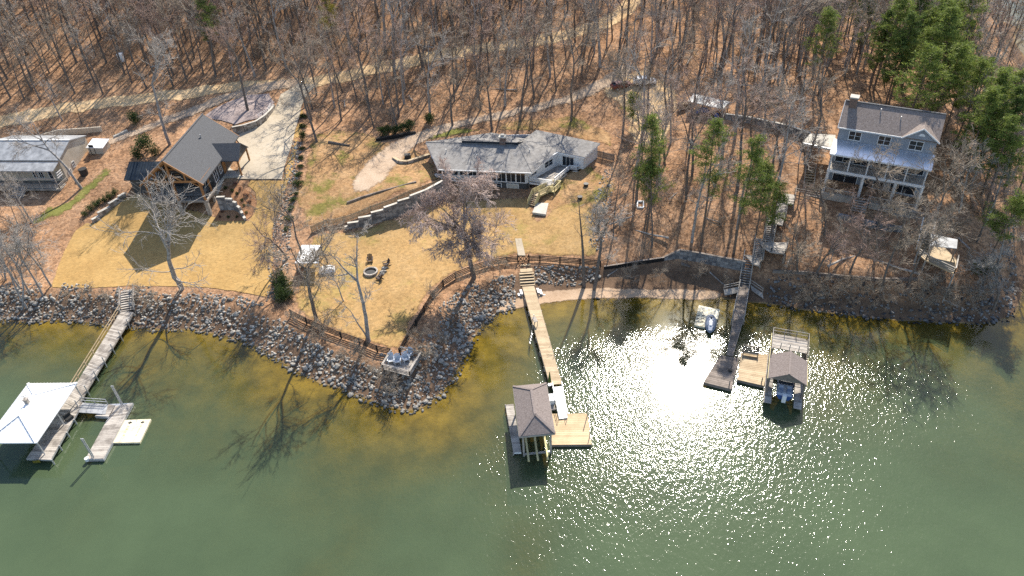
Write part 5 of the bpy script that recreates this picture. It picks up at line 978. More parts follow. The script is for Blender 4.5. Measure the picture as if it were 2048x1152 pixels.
picket('picket_fence', 'short brown wooden fence off the right corner of the ranch house', [(1186,312),(1206,318),(1228,323)], 1.5, 'wood_brown')
pf = [np.array(G(*zM(x, y)))+[0,0,.3] for x, y in ((25,440),(60,420),(100,395),(125,350))]; f = thing('guard_rail', 'short white two-rail guard on the wall behind the driveway', 'railing', pf[0]); railing(pf, .9, (.55, 1), 1.5, .1, .05, .1).build('rails', 'white_paint', f)
# ================================================================== chair platform on the point
pz = 2.35; tw = lambda x, y, z=pz: np.array(W(*zT(x, y), z)); top = pz+.95
pl = thing('chair_platform', 'square railed wooden platform on the rocky point holding pale chairs', 'platform', tw(800,520)*[1,1,0])
K = [tw(x, y, top)*[1,1,0]+[0,0,pz] for x, y in ((540,260), (310,620), (1000,800), (1310,300), (780,180))]
mb = MB(); boards(mb, K[1], K[2], K[3], K[0], .3, .08); mb.build('deck_boards', 'wood_grey', pl)
railing(K, .95, (.3,.6,1.0), 2.0, .12, .06, .14, cap=.26).build('railing', 'wood_grey', pl)
for p in K[:4]: b = MB(); b.bar([p[0],p[1],T(*p[:2])-.3], [p[0],p[1],pz-.05], .18); b.build('post', 'wood_brown', pl)
def adirondack(mat, label, loc, rot, group=None):
    o_ = thing('adirondack_chair', label, 'chair', (0,0,0), group); m = MB()
    for i in range(5): m.box8([(-.28,.02+i*.11,.38-i*.03),(.28,.02+i*.11,.38-i*.03),(.28,.11+i*.11,.36-i*.03),(-.28,.11+i*.11,.36-i*.03)]+[(-.28,.02+i*.11,.41-i*.03),(.28,.02+i*.11,.41-i*.03),(.28,.11+i*.11,.39-i*.03),(-.28,.11+i*.11,.39-i*.03)]) if False else m.bar((-.28,-.02-i*.11,.28+i*.03), (.28,-.02-i*.11,.28+i*.03), .1, .03)
    m.build('seat', mat, o_); m = MB()
    for i in range(5): x = -.24+i*.12; hh_ = 1.02-abs(i-2)*.05; m.bar((x,.08,.25), (x*1.12,.42,hh_), .11, .03)
    m.build('backrest', mat, o_)
    for s_ in (-1, 1):
        m = MB(); m.bar((s_*.36,-.5,.58), (s_*.36,.35,.56), .14, .03); m.build('armrest', mat, o_)
        m = MB(); m.bar((s_*.3,-.48,0), (s_*.3,-.48,.57), .09, .05); m.build('leg', mat, o_)
        m = MB(); m.bar((s_*.3,-.48,.36), (s_*.3,.45,.03), .05, .12); m.build('leg', mat, o_)
    o_.location = tuple(map(float, loc)); o_.rotation_euler = (0, 0, rot); o_.scale = (1.25,)*3; return o_
K4 = sum(K[:4])/4
c0 = adirondack('plastic_pale', 'pale blue-grey chair nearest the left rail of the point platform', tw(545,540), .12, 'chairs on the point platform')
dup(c0, tw(715,560), .1, 1.25, 'pale blue-grey chair in the middle of the row on the point platform'); dup(c0, tw(920,510), .35, 1.25, 'pale blue-grey chair at the right end of the row on the point platform', )
dup(c0, tw(1010,400), -.5, 1.25, 'pale chair turned sideways at the back of the point platform')
for o_ in [q for q in COL.objects if q.name.startswith('adirondack_chair')]: o_['group'] = 'chairs on the point platform'
fp = np.array(G(742,546)); o_ = thing('fire_pit', 'round stone fire pit on the tan lawn', 'fire pit', fp); m = MB()
for i in range(16):
    a = 2*PI*i/16; b_ = 2*PI*(i+.93)/16
    for j in range(2): m.box8([fp+[1.15*math.cos(q)*r_, 1.15*math.sin(q)*r_, z_] for z_ in (-.05+j*.24, .18+j*.24) for q, r_ in ((a,.82),(b_,.82),(b_,1.05),(a,1.05))])
m.build('stone_ring', 'stone', o_); m = MB(); m.tube(fp-[0,0,.1], fp+[0,0,.14], .9, n=16); m.build('ash', 'plastic_black', o_)
c1 = adirondack('chair_red', 'dark weathered chair behind the round fire pit', G(741,523), .1)
for i, (x, y, rt, lb) in enumerate(((775,531,-1.0,'dark chair right of the fire pit beside the pale stones'), (761,560,-2.2,'dark chair on the lake side of the fire pit'))): dup(c1, G(x, y), rt, 1.2, lb)
rk = np.random.default_rng(3)
FP_STONES = [(768,538),(764,545),(770,544),(772,537),(762,551),(758,555),(766,549)]
p = np.array(G(612,508)); z_ = p[2]+2.1; o_ = thing('tin_shelter', 'patchy white tin shelter roof among the bare trees beside the gold lawn', 'shelter', p); pts = [np.array(W(x, y, z_+dz)) for x, y, dz in ((590,526,-.2),(637,526,-.2),(640,490,.15),(604,490,.15))]
mb = MB(); mb.slab(pts, .1); ribs(mb, pts[0], pts[1], pts[2], pts[3], 10, .05, .05); mb.build('roof', 'metal_white', o_)
for p_ in pts: b = MB(); b.bar([p_[0],p_[1],T(*p_[:2])-.2], [p_[0],p_[1],p_[2]-.1], .14); b.build('post', 'wood_brown', o_)
p = np.array(G(655,545)); o_ = thing('covered_woodpile', 'low woodpile under a crumpled white sheet near the fire pit', 'woodpile', p); Lx = frame(p, .2); m = MB()
for i in range(5):
    for j in range(3): m.tube(Lx(-1.1,-.5+i*.25,.12+j*.24), Lx(1.1,-.5+i*.25,.12+j*.24), .12, n=7)
    pass
o2 = MB(); o2.v = [(v[0], v[1], v[2]+p[2]) for v in m.v]; o2.f = m.f; o2.build('logs', 'wood_brown', o_)
m = MB(); gr = [[Lx(-1.3+2.6*i/5,-.75+1.5*j/4,p[2]+.85+.12*random.random()-(.45 if i in (0,5) or j == 0 else 0)) for i in range(6)] for j in range(5)]
for j in range(4):
    for i in range(5): m.add([gr[j][i], gr[j][i+1], gr[j+1][i+1], gr[j+1][i]], [(0,1,2,3)])
m.build('sheet', 'white_paint', o_)
# ================================================================== cars, tarp shelter and small things up the hill
def car(name, label, px, py, rot, paint, L=4.5, Wc=1.8):
    p = np.array(G(px, py)); o_ = thing(name, label, 'car', p); Lx0 = frame(p, rot); Lx = lambda u, v, z: Lx0(u, v, p[2]+z)
    prof = [(-L/2,.45),(-L/2,.95),(-L/2+.25,1.05),(-L/2+.75,1.5),(.35,1.5),(1.15,1.02),(L/2-.25,.88),(L/2,.7),(L/2,.4)]
    m = MB(); n = len(prof)
    m.add([Lx(u,-Wc/2+(.14 if z>1.2 else 0),z) for u, z in prof]+[Lx(u,Wc/2-(.14 if z>1.2 else 0),z) for u, z in prof], [tuple(range(n)), tuple(range(2*n-1,n-1,-1))]+[(i,n+i,n+(i+1)%n,(i+1)%n) for i in range(n)]); m.build('body', paint, o_)
    for s_ in (-1, 1):
        m = MB(); m.add([Lx(-L/2+.55,s_*(Wc/2-.02),1.08), Lx(.95,s_*(Wc/2-.02),1.08), Lx(.3,s_*(Wc/2-.1),1.42), Lx(-L/2+.85,s_*(Wc/2-.1),1.42)], [(0,1,2,3)]); m.build('side_window', 'glass', o_)
        for u in (-L/2+.85, L/2-.85): m = MB(); m.tube(Lx(u,s_*(Wc/2-.16),.33), Lx(u,s_*(Wc/2+.03),.33), .33, n=14); wv = m.build('wheel', 'rubber', o_); m = MB(); m.tube(Lx(u,s_*(Wc/2+.025),.33), Lx(u,s_*(Wc/2+.045),.33), .19, n=10); m.build('rim', 'galv', wv)
        m = MB(); m.bar(Lx(L/2+.01,s_*.6,.7), Lx(L/2+.01,s_*.85,.7), .05, .14); m.build('headlight', 'white_paint', o_)
        m = MB(); m.bar(Lx(-L/2-.01,s_*.6,.85), Lx(-L/2-.01,s_*.85,.85), .05, .16); m.build('tail_light', 'red_paint', o_)
    m = MB(); m.add([Lx(1.12,-.72,1.06), Lx(1.12,.72,1.06), Lx(.42,.64,1.47), Lx(.42,-.64,1.47)], [(0,1,2,3)]); m.build('windscreen', 'glass', o_)
    m = MB(); m.add([Lx(-L/2+.3,-.7,1.12), Lx(-L/2+.3,.7,1.12), Lx(-L/2+.72,.62,1.48), Lx(-L/2+.72,-.62,1.48)], [(0,1,2,3)]); m.build('rear_window', 'glass', o_); return o_
car('parked_car', 'silver car parked among trees above the ranch house', 1289, 168, -.12, 'car_paint', 4.8, 1.9)
car('parked_car', 'dark red vehicle half hidden behind trees left of the silver car', 1243, 176, .35, 'red_paint', 4.6)
p4 = [np.array(W(*zK(x, y), 12.6)) for x, y in ((1320,600),(1730,690),(1815,605),(1385,510))]; o_ = thing('open_shelter', 'pale flat-roofed open shelter with blue tarps up the wooded slope', 'shelter', (*p4[0][:2], T(*p4[0][:2])))
m = MB(); m.slab(p4, .15); ribs(m, p4[0], p4[1], p4[2], p4[3], 14, .06, .05); m.build('roof', 'metal_grey', o_)
for i in range(4): p = p4[i]+(sum(p4)/4-p4[i])*.06; b = MB(); b.bar([p[0],p[1],T(*p[:2])-.2], [p[0],p[1],12.5], .15); b.build('post', 'wood_brown', o_)
for nm, (x, y), sx, sy, sz, lab in (('tarp', (1490,735), 2.6, 1.0, 1.2, 'crumpled blue tarp heap under the front of the open shelter'), ('tarp', (1655,790), .9, .8, 1.0, 'small bright blue tarp bundle at the right of the open shelter')):
    p = np.array(G(*zK(x, y))); m = MB(); g_ = [[p+[sx*(i/6-.5)*(1+.1*random.random()), sy*(j/5-.5), sz*(math.sin(PI*min(1,max(0,i/6)))*.6+.35)*math.sin(PI*(j+.3)/5.6)+.25*random.random()-.1] for i in range(7)] for j in range(6)]
    for j in range(5):
        for i in range(6): m.add([g_[j][i], g_[j][i+1], g_[j+1][i+1], g_[j+1][i]], [(0,1,2,3)])
    tag(m.build(nm, 'tarp_blue', at=tuple(p)), lab, 'tarp')
p = np.array(G(*zK(1290,690))); o_ = thing('log_rack', 'pale woodpile stacked at the left of the open shelter', 'woodpile', p); m = MB()
for i in range(7):
    for j in range(4): q = p+[-1.3+i*.38, .1*(j%2), .2+j*.3]; m.tube(q-[0,.5,0], q+[0,.5,0], .16, n=7)
m.build('logs', 'wood_tan', o_); m = MB()
for s_ in (-1.5, 1.2): m.bar(p+[s_,0,0], p+[s_,0,1.4], .1)
m.build('frame', 'wood_brown', o_)
p = np.array(G(*zK(688,780))); o_ = thing('notice_board', 'narrow white board on a post in the leafy clearing', 'board', p); m = MB(); m.bar(p-[0,0,.2], p+[0,0,2.2], .1); m.build('post', 'wood_brown', o_); m = MB(); m.bar(p+[.1,-.1,.9], p+[.15,-.1,2.5], .12, .42); m.build('panel', 'white_paint', o_)
p = np.array(G(1281,412)); o_ = thing('wooden_frame', 'square pale wooden frame lying on the leafy slope', 'frame', p); c4 = [G(*z3(x, y), .15) for x, y in ((1003,18),(1052,18),(1050,68),(1002,68))]; m = MB(); [m.bar(c4[i], c4[(i+1)%4], .2, .2) for i in range(4)]; m.build('boards', 'white_paint', o_)
p = np.array(G(245,122)); m = MB(); m.bar(p, p+[0,0,1.6], 1.1); m.bar(p+[0,0,1.62], p+[0,0,1.75], 1.25); tag(m.build('storage_bin', 'white_paint', at=tuple(p)), 'small white box among bare trees above the dirt track', 'box')
for i, (x, y, lab) in enumerate(((1172,372,'dark round planter on the grass right of the yellow stair'), (1160,398,'black round planter nearer the lake right of the yellow stair'))): p = np.array(G(x, y)); m = MB(); m.tube(p, p+[0,0,.5], .4, .48, 12); tag(m.build('planter', 'plastic_black', at=tuple(p)), lab, 'planter')
p = np.array(G(816,318)); m = MB(); m.fb(frame(p,.2),-.6,.6,-.5,.5,p[2],p[2]+1); m.fb(frame(p,.2),-.4,.4,-.3,.3,p[2]+1,p[2]+1.06); tag(m.build('heat_pump', 'plastic_black', at=tuple(p)), 'dark square outdoor unit inside the curved stone edging', 'heat pump')
for x0, y0, x1, y1, r_, lab in ((657,286,700,293,.28,'dark fallen log on the rough grass below the woods'), (1362,530,1380,536,.3,'dark stump log lying below the concrete seawall'), (1419,545,1450,572,.1,'pale driftwood pole propped on the leafy cove bank'), (1215,553,1235,540,.12,'pale driftwood branch on the cove bank left of the seawall'), (1250,553,1268,558,.13,'short grey driftwood log in the leaves behind the beach'), (1885,600,1915,614,.12,'pale fallen pole on the dark rocky right bank'), (926,600,935,612,.25,'pale short log on the sand left of the tan pier'), (1192,597,1200,599,.16,'dark driftwood lump at the edge of the beach')):
    a, b = np.array(G(x0,y0)), np.array(G(x1,y1)); m = MB(); k_ = 5; pr = a
    for i in range(1, k_+1): q = a+(b-a)*i/k_; q[2] = T(*q[:2])+r_*.7; pr = np.array(pr); pr[2] = max(pr[2], T(*pr[:2])+r_*.7); m.tube(pr, q, r_*(1-.09*(i-1)), r_*(1-.09*i), 8); pr = q
    tag(m.build('fallen_log', 'pale_bark' if 'pale' in lab else 'bark', at=tuple(a)), lab, 'log')
p = np.array(G(504,541)); o_ = thing('tree_ring', 'small round mulch ring with a sapling on the gold lawn', 'tree ring', p); m = MB(); m.tube(p-[0,0,.2], p+[0,0,.16], .95, .85, 14); m.build('mulch', 'mulch', o_); m = MB(); m.tube(p, p+[0,.1,1.6], .03, .015, 6); [m.tube(p+[0,.06,.9+.15*i], p+[.3*math.cos(i*2),.06+.3*math.sin(i*2),1.4+.15*i], .012, .005, 4) for i in range(5)]; m.build('sapling', 'twig', o_)
# ================================================================== vegetation generators
def segmesh(P0, P1, Ra, Rb, n):
    d = P1-P0; L = np.linalg.norm(d, axis=1, keepdims=True); d = d/np.maximum(L, 1e-6)
    up = np.where(np.abs(d[:, 2:3]) < .9, [[0,0,1.]], [[1.,0,0]]); a = np.cross(d, up); a /= np.linalg.norm(a, axis=1, keepdims=True); b = np.cross(d, a)
    t = 2*PI*np.arange(n)/n; ring = np.cos(t)[None,:,None]*a[:,None]+np.sin(t)[None,:,None]*b[:,None]
    V = np.concatenate([P0[:,None]+ring*Ra[:,None,None], P1[:,None]+ring*Rb[:,None,None]], 1).reshape(-1, 3)
    i = np.arange(n); f = np.stack([i, (i+1) % n, n+(i+1) % n, n+i], -1); Fq = (np.arange(len(P0))*2*n)[:,None,None]+f[None]
    return V, Fq.reshape(-1, 4)
class Tree:
    def __init__(s, seed): s.r = np.random.default_rng(seed); s.seg = {0: [], 1: [], 2: [], 3: []}
    def line(s, lv, p, d, L, r0, r1, n, wob, up=0.0):
        pts = [np.array(p, float)]; d = np.array(d, float)/np.linalg.norm(d); dirs = []
        for i in range(n):
            d = d+s.r.normal(0, wob, 3)+[0,0,up]; d /= np.linalg.norm(d); q = pts[-1]+d*L/n
            a, b = r0+(r1-r0)*i/n, r0+(r1-r0)*(i+1)/n; s.seg[lv].append((*pts[-1], *q, a, b)); pts.append(q); dirs.append(d.copy())
        return pts, dirs
    def mesh(s, lv, n):
        A = np.array(s.seg[lv]); return segmesh(A[:, :3], A[:, 3:6], A[:, 6], A[:, 7], n) if len(A) else (np.zeros((0,3)), np.zeros((0,4), int))
def outdir(r, d, ang):
    v = r.normal(0, 1, 3); v -= d*(v@d); v /= np.linalg.norm(v); return d*math.cos(ang)+v*math.sin(ang)
def bare(seed, h=17, base=.4, spread=.24, nl=16, r0=.2, n2=5, n3=5, n4=0, tw=.022, lean=0.0, up=.06, wob=.07, forks=0, droop=0):
    t = Tree(seed); r = t.r; d0 = np.array([lean*math.cos(seed), lean*math.sin(seed), 1.])
    stems = [t.line(0, (0,0,-.4), d0, h*(.62 if forks else .93), r0, r0*(.55 if forks else .12), 9, wob)]
    for _ in range(forks):
        p, d = stems[0][0][-1], stems[0][1][-1]; stems.append(t.line(0, p, outdir(r, d, r.uniform(.3,.75)), h*r.uniform(.32,.45), r0*.5, .05, 6, .1, .05))
    for k_ in range(nl):
        st = stems[0] if not forks or r.random() < .3 else stems[1+r.integers(forks)]
        f = (base+(1-base)*(k_+r.random())/nl) if st is stems[0] else r.uniform(.1, 1)
        if forks and st is stems[0]: f = r.uniform(base, 1)
        i = min(int(f*(len(st[0])-1)), len(st[0])-2); p = st[0][i]+(st[0][i+1]-st[0][i])*r.random(); d = st[1][i]
        L = h*spread*(1.15-.55*f)*r.uniform(.7,1.25); rr = max(.035, r0*.38*(1.05-f))
        l1 = t.line(1, p, outdir(r, d, r.uniform(.6,1.15)), L, rr, rr*.35, 5, .16, up)
        for _ in range(n2):
            i = r.integers(1, 5); p = l1[0][i]+(l1[0][i+1]-l1[0][i])*r.random() if i < 5 else l1[0][i]
            l2 = t.line(2, p, outdir(r, l1[1][min(i,4)], r.uniform(.4,.95)), L*r.uniform(.3,.6), max(rr*.35, tw*1.3), tw*.9, 3, .2, up-droop*.3)
            for _ in range(n3):
                i3 = r.integers(0, 3); p = l2[0][i3]+(l2[0][i3+1]-l2[0][i3])*r.random()
                l3 = t.line(2, p, outdir(r, l2[1][i3], r.uniform(.4,.9)), L*r.uniform(.14,.3), tw, tw*.6, 2, .2, up-droop)
                for _ in range(n4): t.line(2, l3[0][1], outdir(r, l3[1][0], r.uniform(.4,.9)), L*r.uniform(.08,.18), tw*.8, tw*.5, 1, .1, -droop)
    return t
def joinm(*parts):
    V = []; Fq = []; n = 0
    for v, f in parts: V.append(v); Fq.append(f+n); n += len(v)
    return np.concatenate(V), np.concatenate(Fq)
def tree_thing(name, label, t, bark, twig, cat='tree', group=None):
    o_ = thing(name, label, cat, (0,0,0), group); me = npmesh('trunk', *joinm(t.mesh(0, 8), t.mesh(1, 5)), bark); me.polygons.foreach_set('use_smooth', [True]*len(me.polygons)); link('trunk', me, o_)
    link('crown', npmesh('crown', *t.mesh(2, 3), twig), o_); return o_
def leaves(r, C, n, sz, rad, flat=1.0, asp=.35):
    """n leaf blades round each centre in C"""
    C = np.repeat(C, n, 0); m = len(C); off = r.normal(0, 1, (m, 3)); off /= np.linalg.norm(off, axis=1, keepdims=True); off *= rad*r.random((m, 1))**.45; off[:, 2] *= flat
    a = off/np.maximum(np.linalg.norm(off, axis=1, keepdims=True), 1e-5)+r.normal(0, .55, (m, 3)); a /= np.linalg.norm(a, axis=1, keepdims=True); b = np.cross(a, r.normal(0, 1, (m, 3))); b /= np.linalg.norm(b, axis=1, keepdims=True)
    s_ = sz*r.uniform(.6, 1.3, (m, 1)); c = C+off
    V = np.stack([c-a*s_*.5, c+b*s_*asp*.5, c+a*s_*.5, c-b*s_*asp*.5], 1).reshape(-1, 3); return V, np.arange(m*4).reshape(-1, 4)
def pine(seed, h=20, bare_f=.5, cr=2.6, nw=34, r0=.2, ncl=22, mat='needle', sz=.42):
    t = Tree(seed); r = t.r; tr = t.line(0, (0,0,-.4), (r.normal(0,.02), r.normal(0,.02), 1), h+.4, r0, .03, 10, .018); C = []
    for k_ in range(nw):
        f = bare_f+(1-bare_f)*((k_+r.random())/nw)**.85; i = min(int(f*10), 9); p = tr[0][i]+(tr[0][i+1]-tr[0][i])*(f*10-i)
        g = (f-bare_f)/(1-bare_f); L = cr*(1-.8*g**1.5)*(.55+.6*min(1, g*4))*r.uniform(.6,1.2)
        l = t.line(1, p, outdir(r, np.array([0,0,1.]), r.uniform(1.0,1.5)), L, .05, .02, 3, .12, .05)
        for q in l[0][1:]: C.append(q+r.normal(0, .2, 3)); C.append(q+r.normal(0, .45, 3)*[1,1,.5])
    for k_ in range(int(nw*.25)):
        f = r.uniform(bare_f*.45, bare_f); i = int(f*10); t.line(1, tr[0][i], outdir(r, np.array([0,0,1.]), 1.3), cr*r.uniform(.2,.6), .03, .012, 2, .1)
    C = np.array(C); return t, leaves(r, C, ncl, sz, .62, .6, .22), mat
def pine_thing(name, label, pd, group=None, cat='pine tree'):
    t, lv, mat = pd; o_ = thing(name, label, cat, (0,0,0), group); link('trunk', npmesh('trunk', *joinm(t.mesh(0, 8), t.mesh(1, 4)), 'pine_bark'), o_); link('crown', npmesh('crown', *lv, mat), o_); return o_
def shrub_thing(name, label, seed, r_, h, n, sz, mat, loc, cat='shrub', group=None, asp=.5):
    r = np.random.default_rng(seed); k_ = 9; C = r.normal(0, 1, (k_, 3)); C /= np.linalg.norm(C, axis=1, keepdims=True); C *= [[r_*.5, r_*.5, h*.28]]; C[:, 2] += h*.5
    V, Fq = leaves(r, C, n//k_, sz, r_*.62, h/r_*.5, asp); V[:, 2] = np.maximum(V[:, 2], .02); t = Tree(seed)
    for _ in range(7): t.line(0, (0,0,-.1), (r.normal(0,.5), r.normal(0,.5), 1), h*.75, .03, .012, 3, .1)
    o_ = thing(name, label, cat, (0,0,0), group); link('foliage', npmesh('foliage', V, Fq, mat), o_); link('stems', npmesh('stems', *t.mesh(0, 4), 'bark'), o_); o_.location = tuple(map(float, loc)); return o_
def topped(tx, ty, h):
    p = W(tx, ty, 10+h)
    for _ in range(40): p = W(tx, ty, max(0, T(p[0], p[1]))+h)
    return np.array([p[0], p[1], T(p[0], p[1])])
def basepx(x, y): return np.array(G(x, y))

# ---- trees the photo shows one by one
def solo(label, t, px, rot, bark, twig, sc=1.0, tilt=(0,0), cat='bare tree', name='bare_tree'):
    o_ = tree_thing(name, label, t, bark, twig, cat); p = basepx(*px); o_.location = tuple(p); o_.rotation_euler = (tilt[0], tilt[1], rot); o_.scale = (sc,)*3; return o_
solo('big spreading bare oak on the rocky bank edge of the gold lawn', bare(3, 17, .3, .46, 15, .46, 6, 5, 1, .03, .0, .03, .09, 4), (363,578), .4, 'pale_bark', 'twig_pale', 1.0, (-.02,-.16))
mossy = bare(12, 14.5, .35, .40, 24, .38, 10, 10, 4, .03, .0, .02, .05, 4, droop=.16)
mt_ = solo('dense pinkish-grey mossy tree in front of the ranch house', mossy, (948,556), 2.6, 'bark', 'moss_twig', 1.12, (.0,.03))
A_ = np.array(mossy.seg[2]); r = np.random.default_rng(5); C_ = A_[r.integers(0, len(A_), 420)][:, 3:6]-[0,0,.25]; V_, F_ = leaves(r, C_, 14, .3, .2, 2.6, .3); link('hanging_moss', npmesh('hanging_moss', V_, F_, 'moss_twig'), mt_)
solo('thin twin-stemmed bare tree just behind the fence on the point', bare(21, 17, .35, .2, 14, .33, 5, 5, 1, .024, .03, .05, .08, 2), (738,684), .3, 'pale_bark', 'twig_pale', 1.0, (.0,-.03))
solo('leaning slim bare trunk joined at the foot of the twin-stemmed point tree', bare(22, 13, .5, .2, 8, .16, 4, 4, 0, .02, .0, .05, .08), (733,676), 1.3, 'pale_bark', 'twig_pale', .95, (.12,-.26))
solo('small pale twiggy tree on the tan lawn left of the fire pit', bare(23, 6.5, .2, .42, 16, .12, 6, 6, 1, .016, .0, .02, .1, 3), (687,603), .3, 'pale_bark', 'twig_pale', 1.0)
solo('leaning grey bare tree by the tin shelter near the left end of the black fence', bare(24, 18, .35, .30, 18, .32, 7, 6, 1, .024, .03, .05, .08, 3), (633,640), .9, 'bark', 'twig', 1.0, (.0,-.16))
solo('slender bare tree beside the covered woodpile', bare(25, 10.5, .3, .26, 12, .13, 5, 5, 0, .018, .0, .05, .1), (655,527), .2, 'bark', 'twig', 1.0, (.02,-.05))
solo('bare tree rising through the tangle left of the tin shelter', bare(26, 15, .3, .28, 16, .2, 6, 6, 1, .022, .05, .05, .1, 2), (603,536), 2.9, 'bark', 'twig', 1.0, (0,-.1))
solo('bare tree at the lake end of the stone ditch', bare(27, 15, .3, .3, 16, .18, 6, 6, 1, .022, .05, .05, .1, 2), (575,520), 1.9, 'bark', 'twig_pink', 1.0, (0,-.12))
solo('young bare tree right of the stone ditch at the edge of the gold lawn', bare(28, 9, .3, .28, 14, .13, 5, 5, 1, .02, .05, .05, .1, 2), (552,470), 4, 'bark', 'twig_pale', .9, (0,-.05))
solo('tall straight nearly branchless dead tree at the back of the beach', bare(29, 19, .55, .13, 7, .33, 2, 2, 0, .022, .0, .05, .03), (1168,572), .3, 'bark', 'twig', 1.0, (0, -.03))
solo('leaning bare tree with grey twiggy top beside the dead tree at the beach', bare(30, 16.5, .5, .24, 14, .33, 7, 6, 2, .022, .0, .03, .05, 2), (1188,580), .3, 'bark', 'twig_pale', 1.0, (0, .09))
solo('bare tree growing against the right side of the grey-roofed cottage', bare(31, 14.5, .4, .33, 12, .3, 6, 6, 1, .022, .0, .03, .07, 2), (163,377), .3, 'pale_bark', 'twig_pale', 1.0, (.0,-.14))
solo('tall bare tree left of the dark timber house roof', bare(32, 21, .4, .24, 18, .34, 6, 6, 1, .022, .0, .05, .05, 2), (340,290), .9, 'pale_bark', 'twig_pale', 1.0, (0,-.09))
solo('solitary bare tree on the gravel pad behind the driveway', bare(33, 18, .5, .22, 16, .3, 6, 6, 1, .022, .0, .08, .05, 2), (496,222), 2.9, 'bark', 'twig_pink', 1.0, (0,-.03))
for x, y, h_, sd_, tl, lb in ((46,617,13,41,-.3,'whitish bare tree leaning left from the rocky bank at the left edge'), (54,616,11,42,-.16,'second whitish trunk right of the leaning bank tree at the left edge'), (40,578,12,43,-.12,'dark-barked bare tree behind the whitish bank trees at the left edge'), (85,590,12,44,-.13,'slim bare tree at the left corner of the gold lawn'), (103,572,13,45,-.1,'bare tree touching the left corner of the gold lawn'), (62,588,10,46,-.05,'short bare tree between the whitish trunks and the gold lawn corner'), (12,560,11,47,-.1,'twiggy bare tree at the far left edge below the cottage')):
    solo(lb, bare(sd_, h_, .4, .3, 12, .18, 5, 6, 1, .02, .0, .04, .07, 2), (x, y), sd_, 'pale_bark', 'twig_pale', 1.0, (0, tl))
for x, y, h_, sd_, tl, lb in ((1752,462,13,51,.02,'bare tree standing in front of the tall grey house balustrade'), (1762,575,14,52,.03,'bare tree on the lake bank below the dark stacked wall'), (1648,470,9,53,.1,'bare tree left of the lower terrace below the upper steps'), (1815,575,13,54,.05,'bare tree left of the lookout deck on the right bank'), (1596,545,9,55,.08,'small bare tree right of the hillside stairs'), (1630,560,8,56,.0,'pale twiggy bare tree above the rocky right bank'), (1845,500,16,57,.0,'bare tree behind the sunlit right-hand stairs'), (1700,545,10,58,.1,'reddish twiggy bare tree on the leaf-covered right bank'), (1985,620,9,59,.1,'broad grey tangled bare tree at the water on the right edge'), (1950,600,7,60,-.1,'low grey tangled bare tree left of the one at the right edge'), (1560,330,10,61,.0,'dense grey bare tree below the long block wall near the carport'), (1610,340,8,62,.1,'bushy grey bare tree left of the carport')):
    solo(lb, bare(sd_, h_, .3, .34, 15, .2, 6, 7, 1, .022, .0, .02, .08, 3), (x, y), sd_, 'bark', 'twig_pink' if sd_ in (58, 56) else ('twig' if sd_ < 59 else 'twig_pale'), 1.0, (0, tl))
for x, y, h_, sd_, tl, lb in ((984,260,15,71,.0,'bare tree whose trunk stands right behind the peak of the ranch house roof'), (1040,243,19,72,-.02,'tall bare tree behind the ranch house between the chimney and the wing'), (1142,243,20,73,.04,'tall bare tree behind the right wing of the ranch house'), (905,252,11,74,.0,'slim bare tree by the gravel drive behind the left end of the ranch house'), (1245,285,18,75,.03,'tall bare tree off the right corner of the ranch house'), (634,284,19,76,-.01,'tall straight bare tree just right of the stone ditch below the woods')):
    solo(lb, bare(sd_, h_, .38, .3, 16, .27, 6, 6, 1, .024, .0, .05, .06, 2), (x, y), sd_, 'bark', 'twig', 1.0, (0, tl))
PINES = [(1437,250,22,'tall pine with two green tufts on the slope left of the hillside stairs'), (1507,283,21,'pine just left of the hillside stairs with its crown below the block wall'), (1312,248,20,'slim pine on the slope between the ranch house and the pines by the stairs'), (1538,335,14,'shorter dense pine beside the upper flights of the hillside stairs'), (1562,378,10,'small bright pine leaning over the hillside stair landing'), (1300,330,13,'lower pine on the open slope right of the ranch house'), (1665,28,17,'pine standing alone behind the brown roof of the tall house'), (1970,128,17,'bright green pine right of the tall house'), (380,-12,19,'pine at the top edge above the tall bare tree by the timber house'), (1268,196,7,'small green pine by the narrow white board'), (2030,150,16,'pine at the right edge level with the brown house roof'), (2035,395,13,'pine at the right edge above the lookout deck')]
for i, (x, y, h_, lb) in enumerate(PINES):
    o_ = pine_thing('pine_tree', lb, pine(100+i, h_, .42 if h_ > 12 else .25, 3.3 if h_ > 12 else 1.8, 38 if h_ > 12 else 20, .02+h_*.0095, 24, 'needle' if i != 8 else 'needle_dark'), None); o_.location = tuple(topped(x, y-8, h_))
o_ = pine_thing('pine_tree', 'yellow-green pine at the top edge in the left-hand woods', pine(140, 17, .55, 2.6, 26, .2, 16, 'needle_yellow')); o_.location = tuple(topped(652,-14,17))
PG = [pine_thing('pine_tree', 'green pine in the evergreen stand at the upper right', pine(150+i, 18, (.35,.25,.4)[i], (4.3,3.6,4.6)[i], (46,50,40)[i], .22, 24, ('needle','needle_dark','needle')[i], .5), 'pines of the upper right stand') for i in range(3)]
ev = [(1800,-12),(1850,-22),(1895,2),(1930,22),(1830,28),(1880,52),(1955,42),(1780,22),(1985,120),(1920,84),(1745,-25),(1700,-30),(2018,135),(1950,-60),(1860,95),(1935,-10),(1905,-35),(1812,70),(1850,20),(1905,55),(1945,-20),(2045,235),(2040,470),(1940,120),(1995,172),(2048,180)]
used_p = []
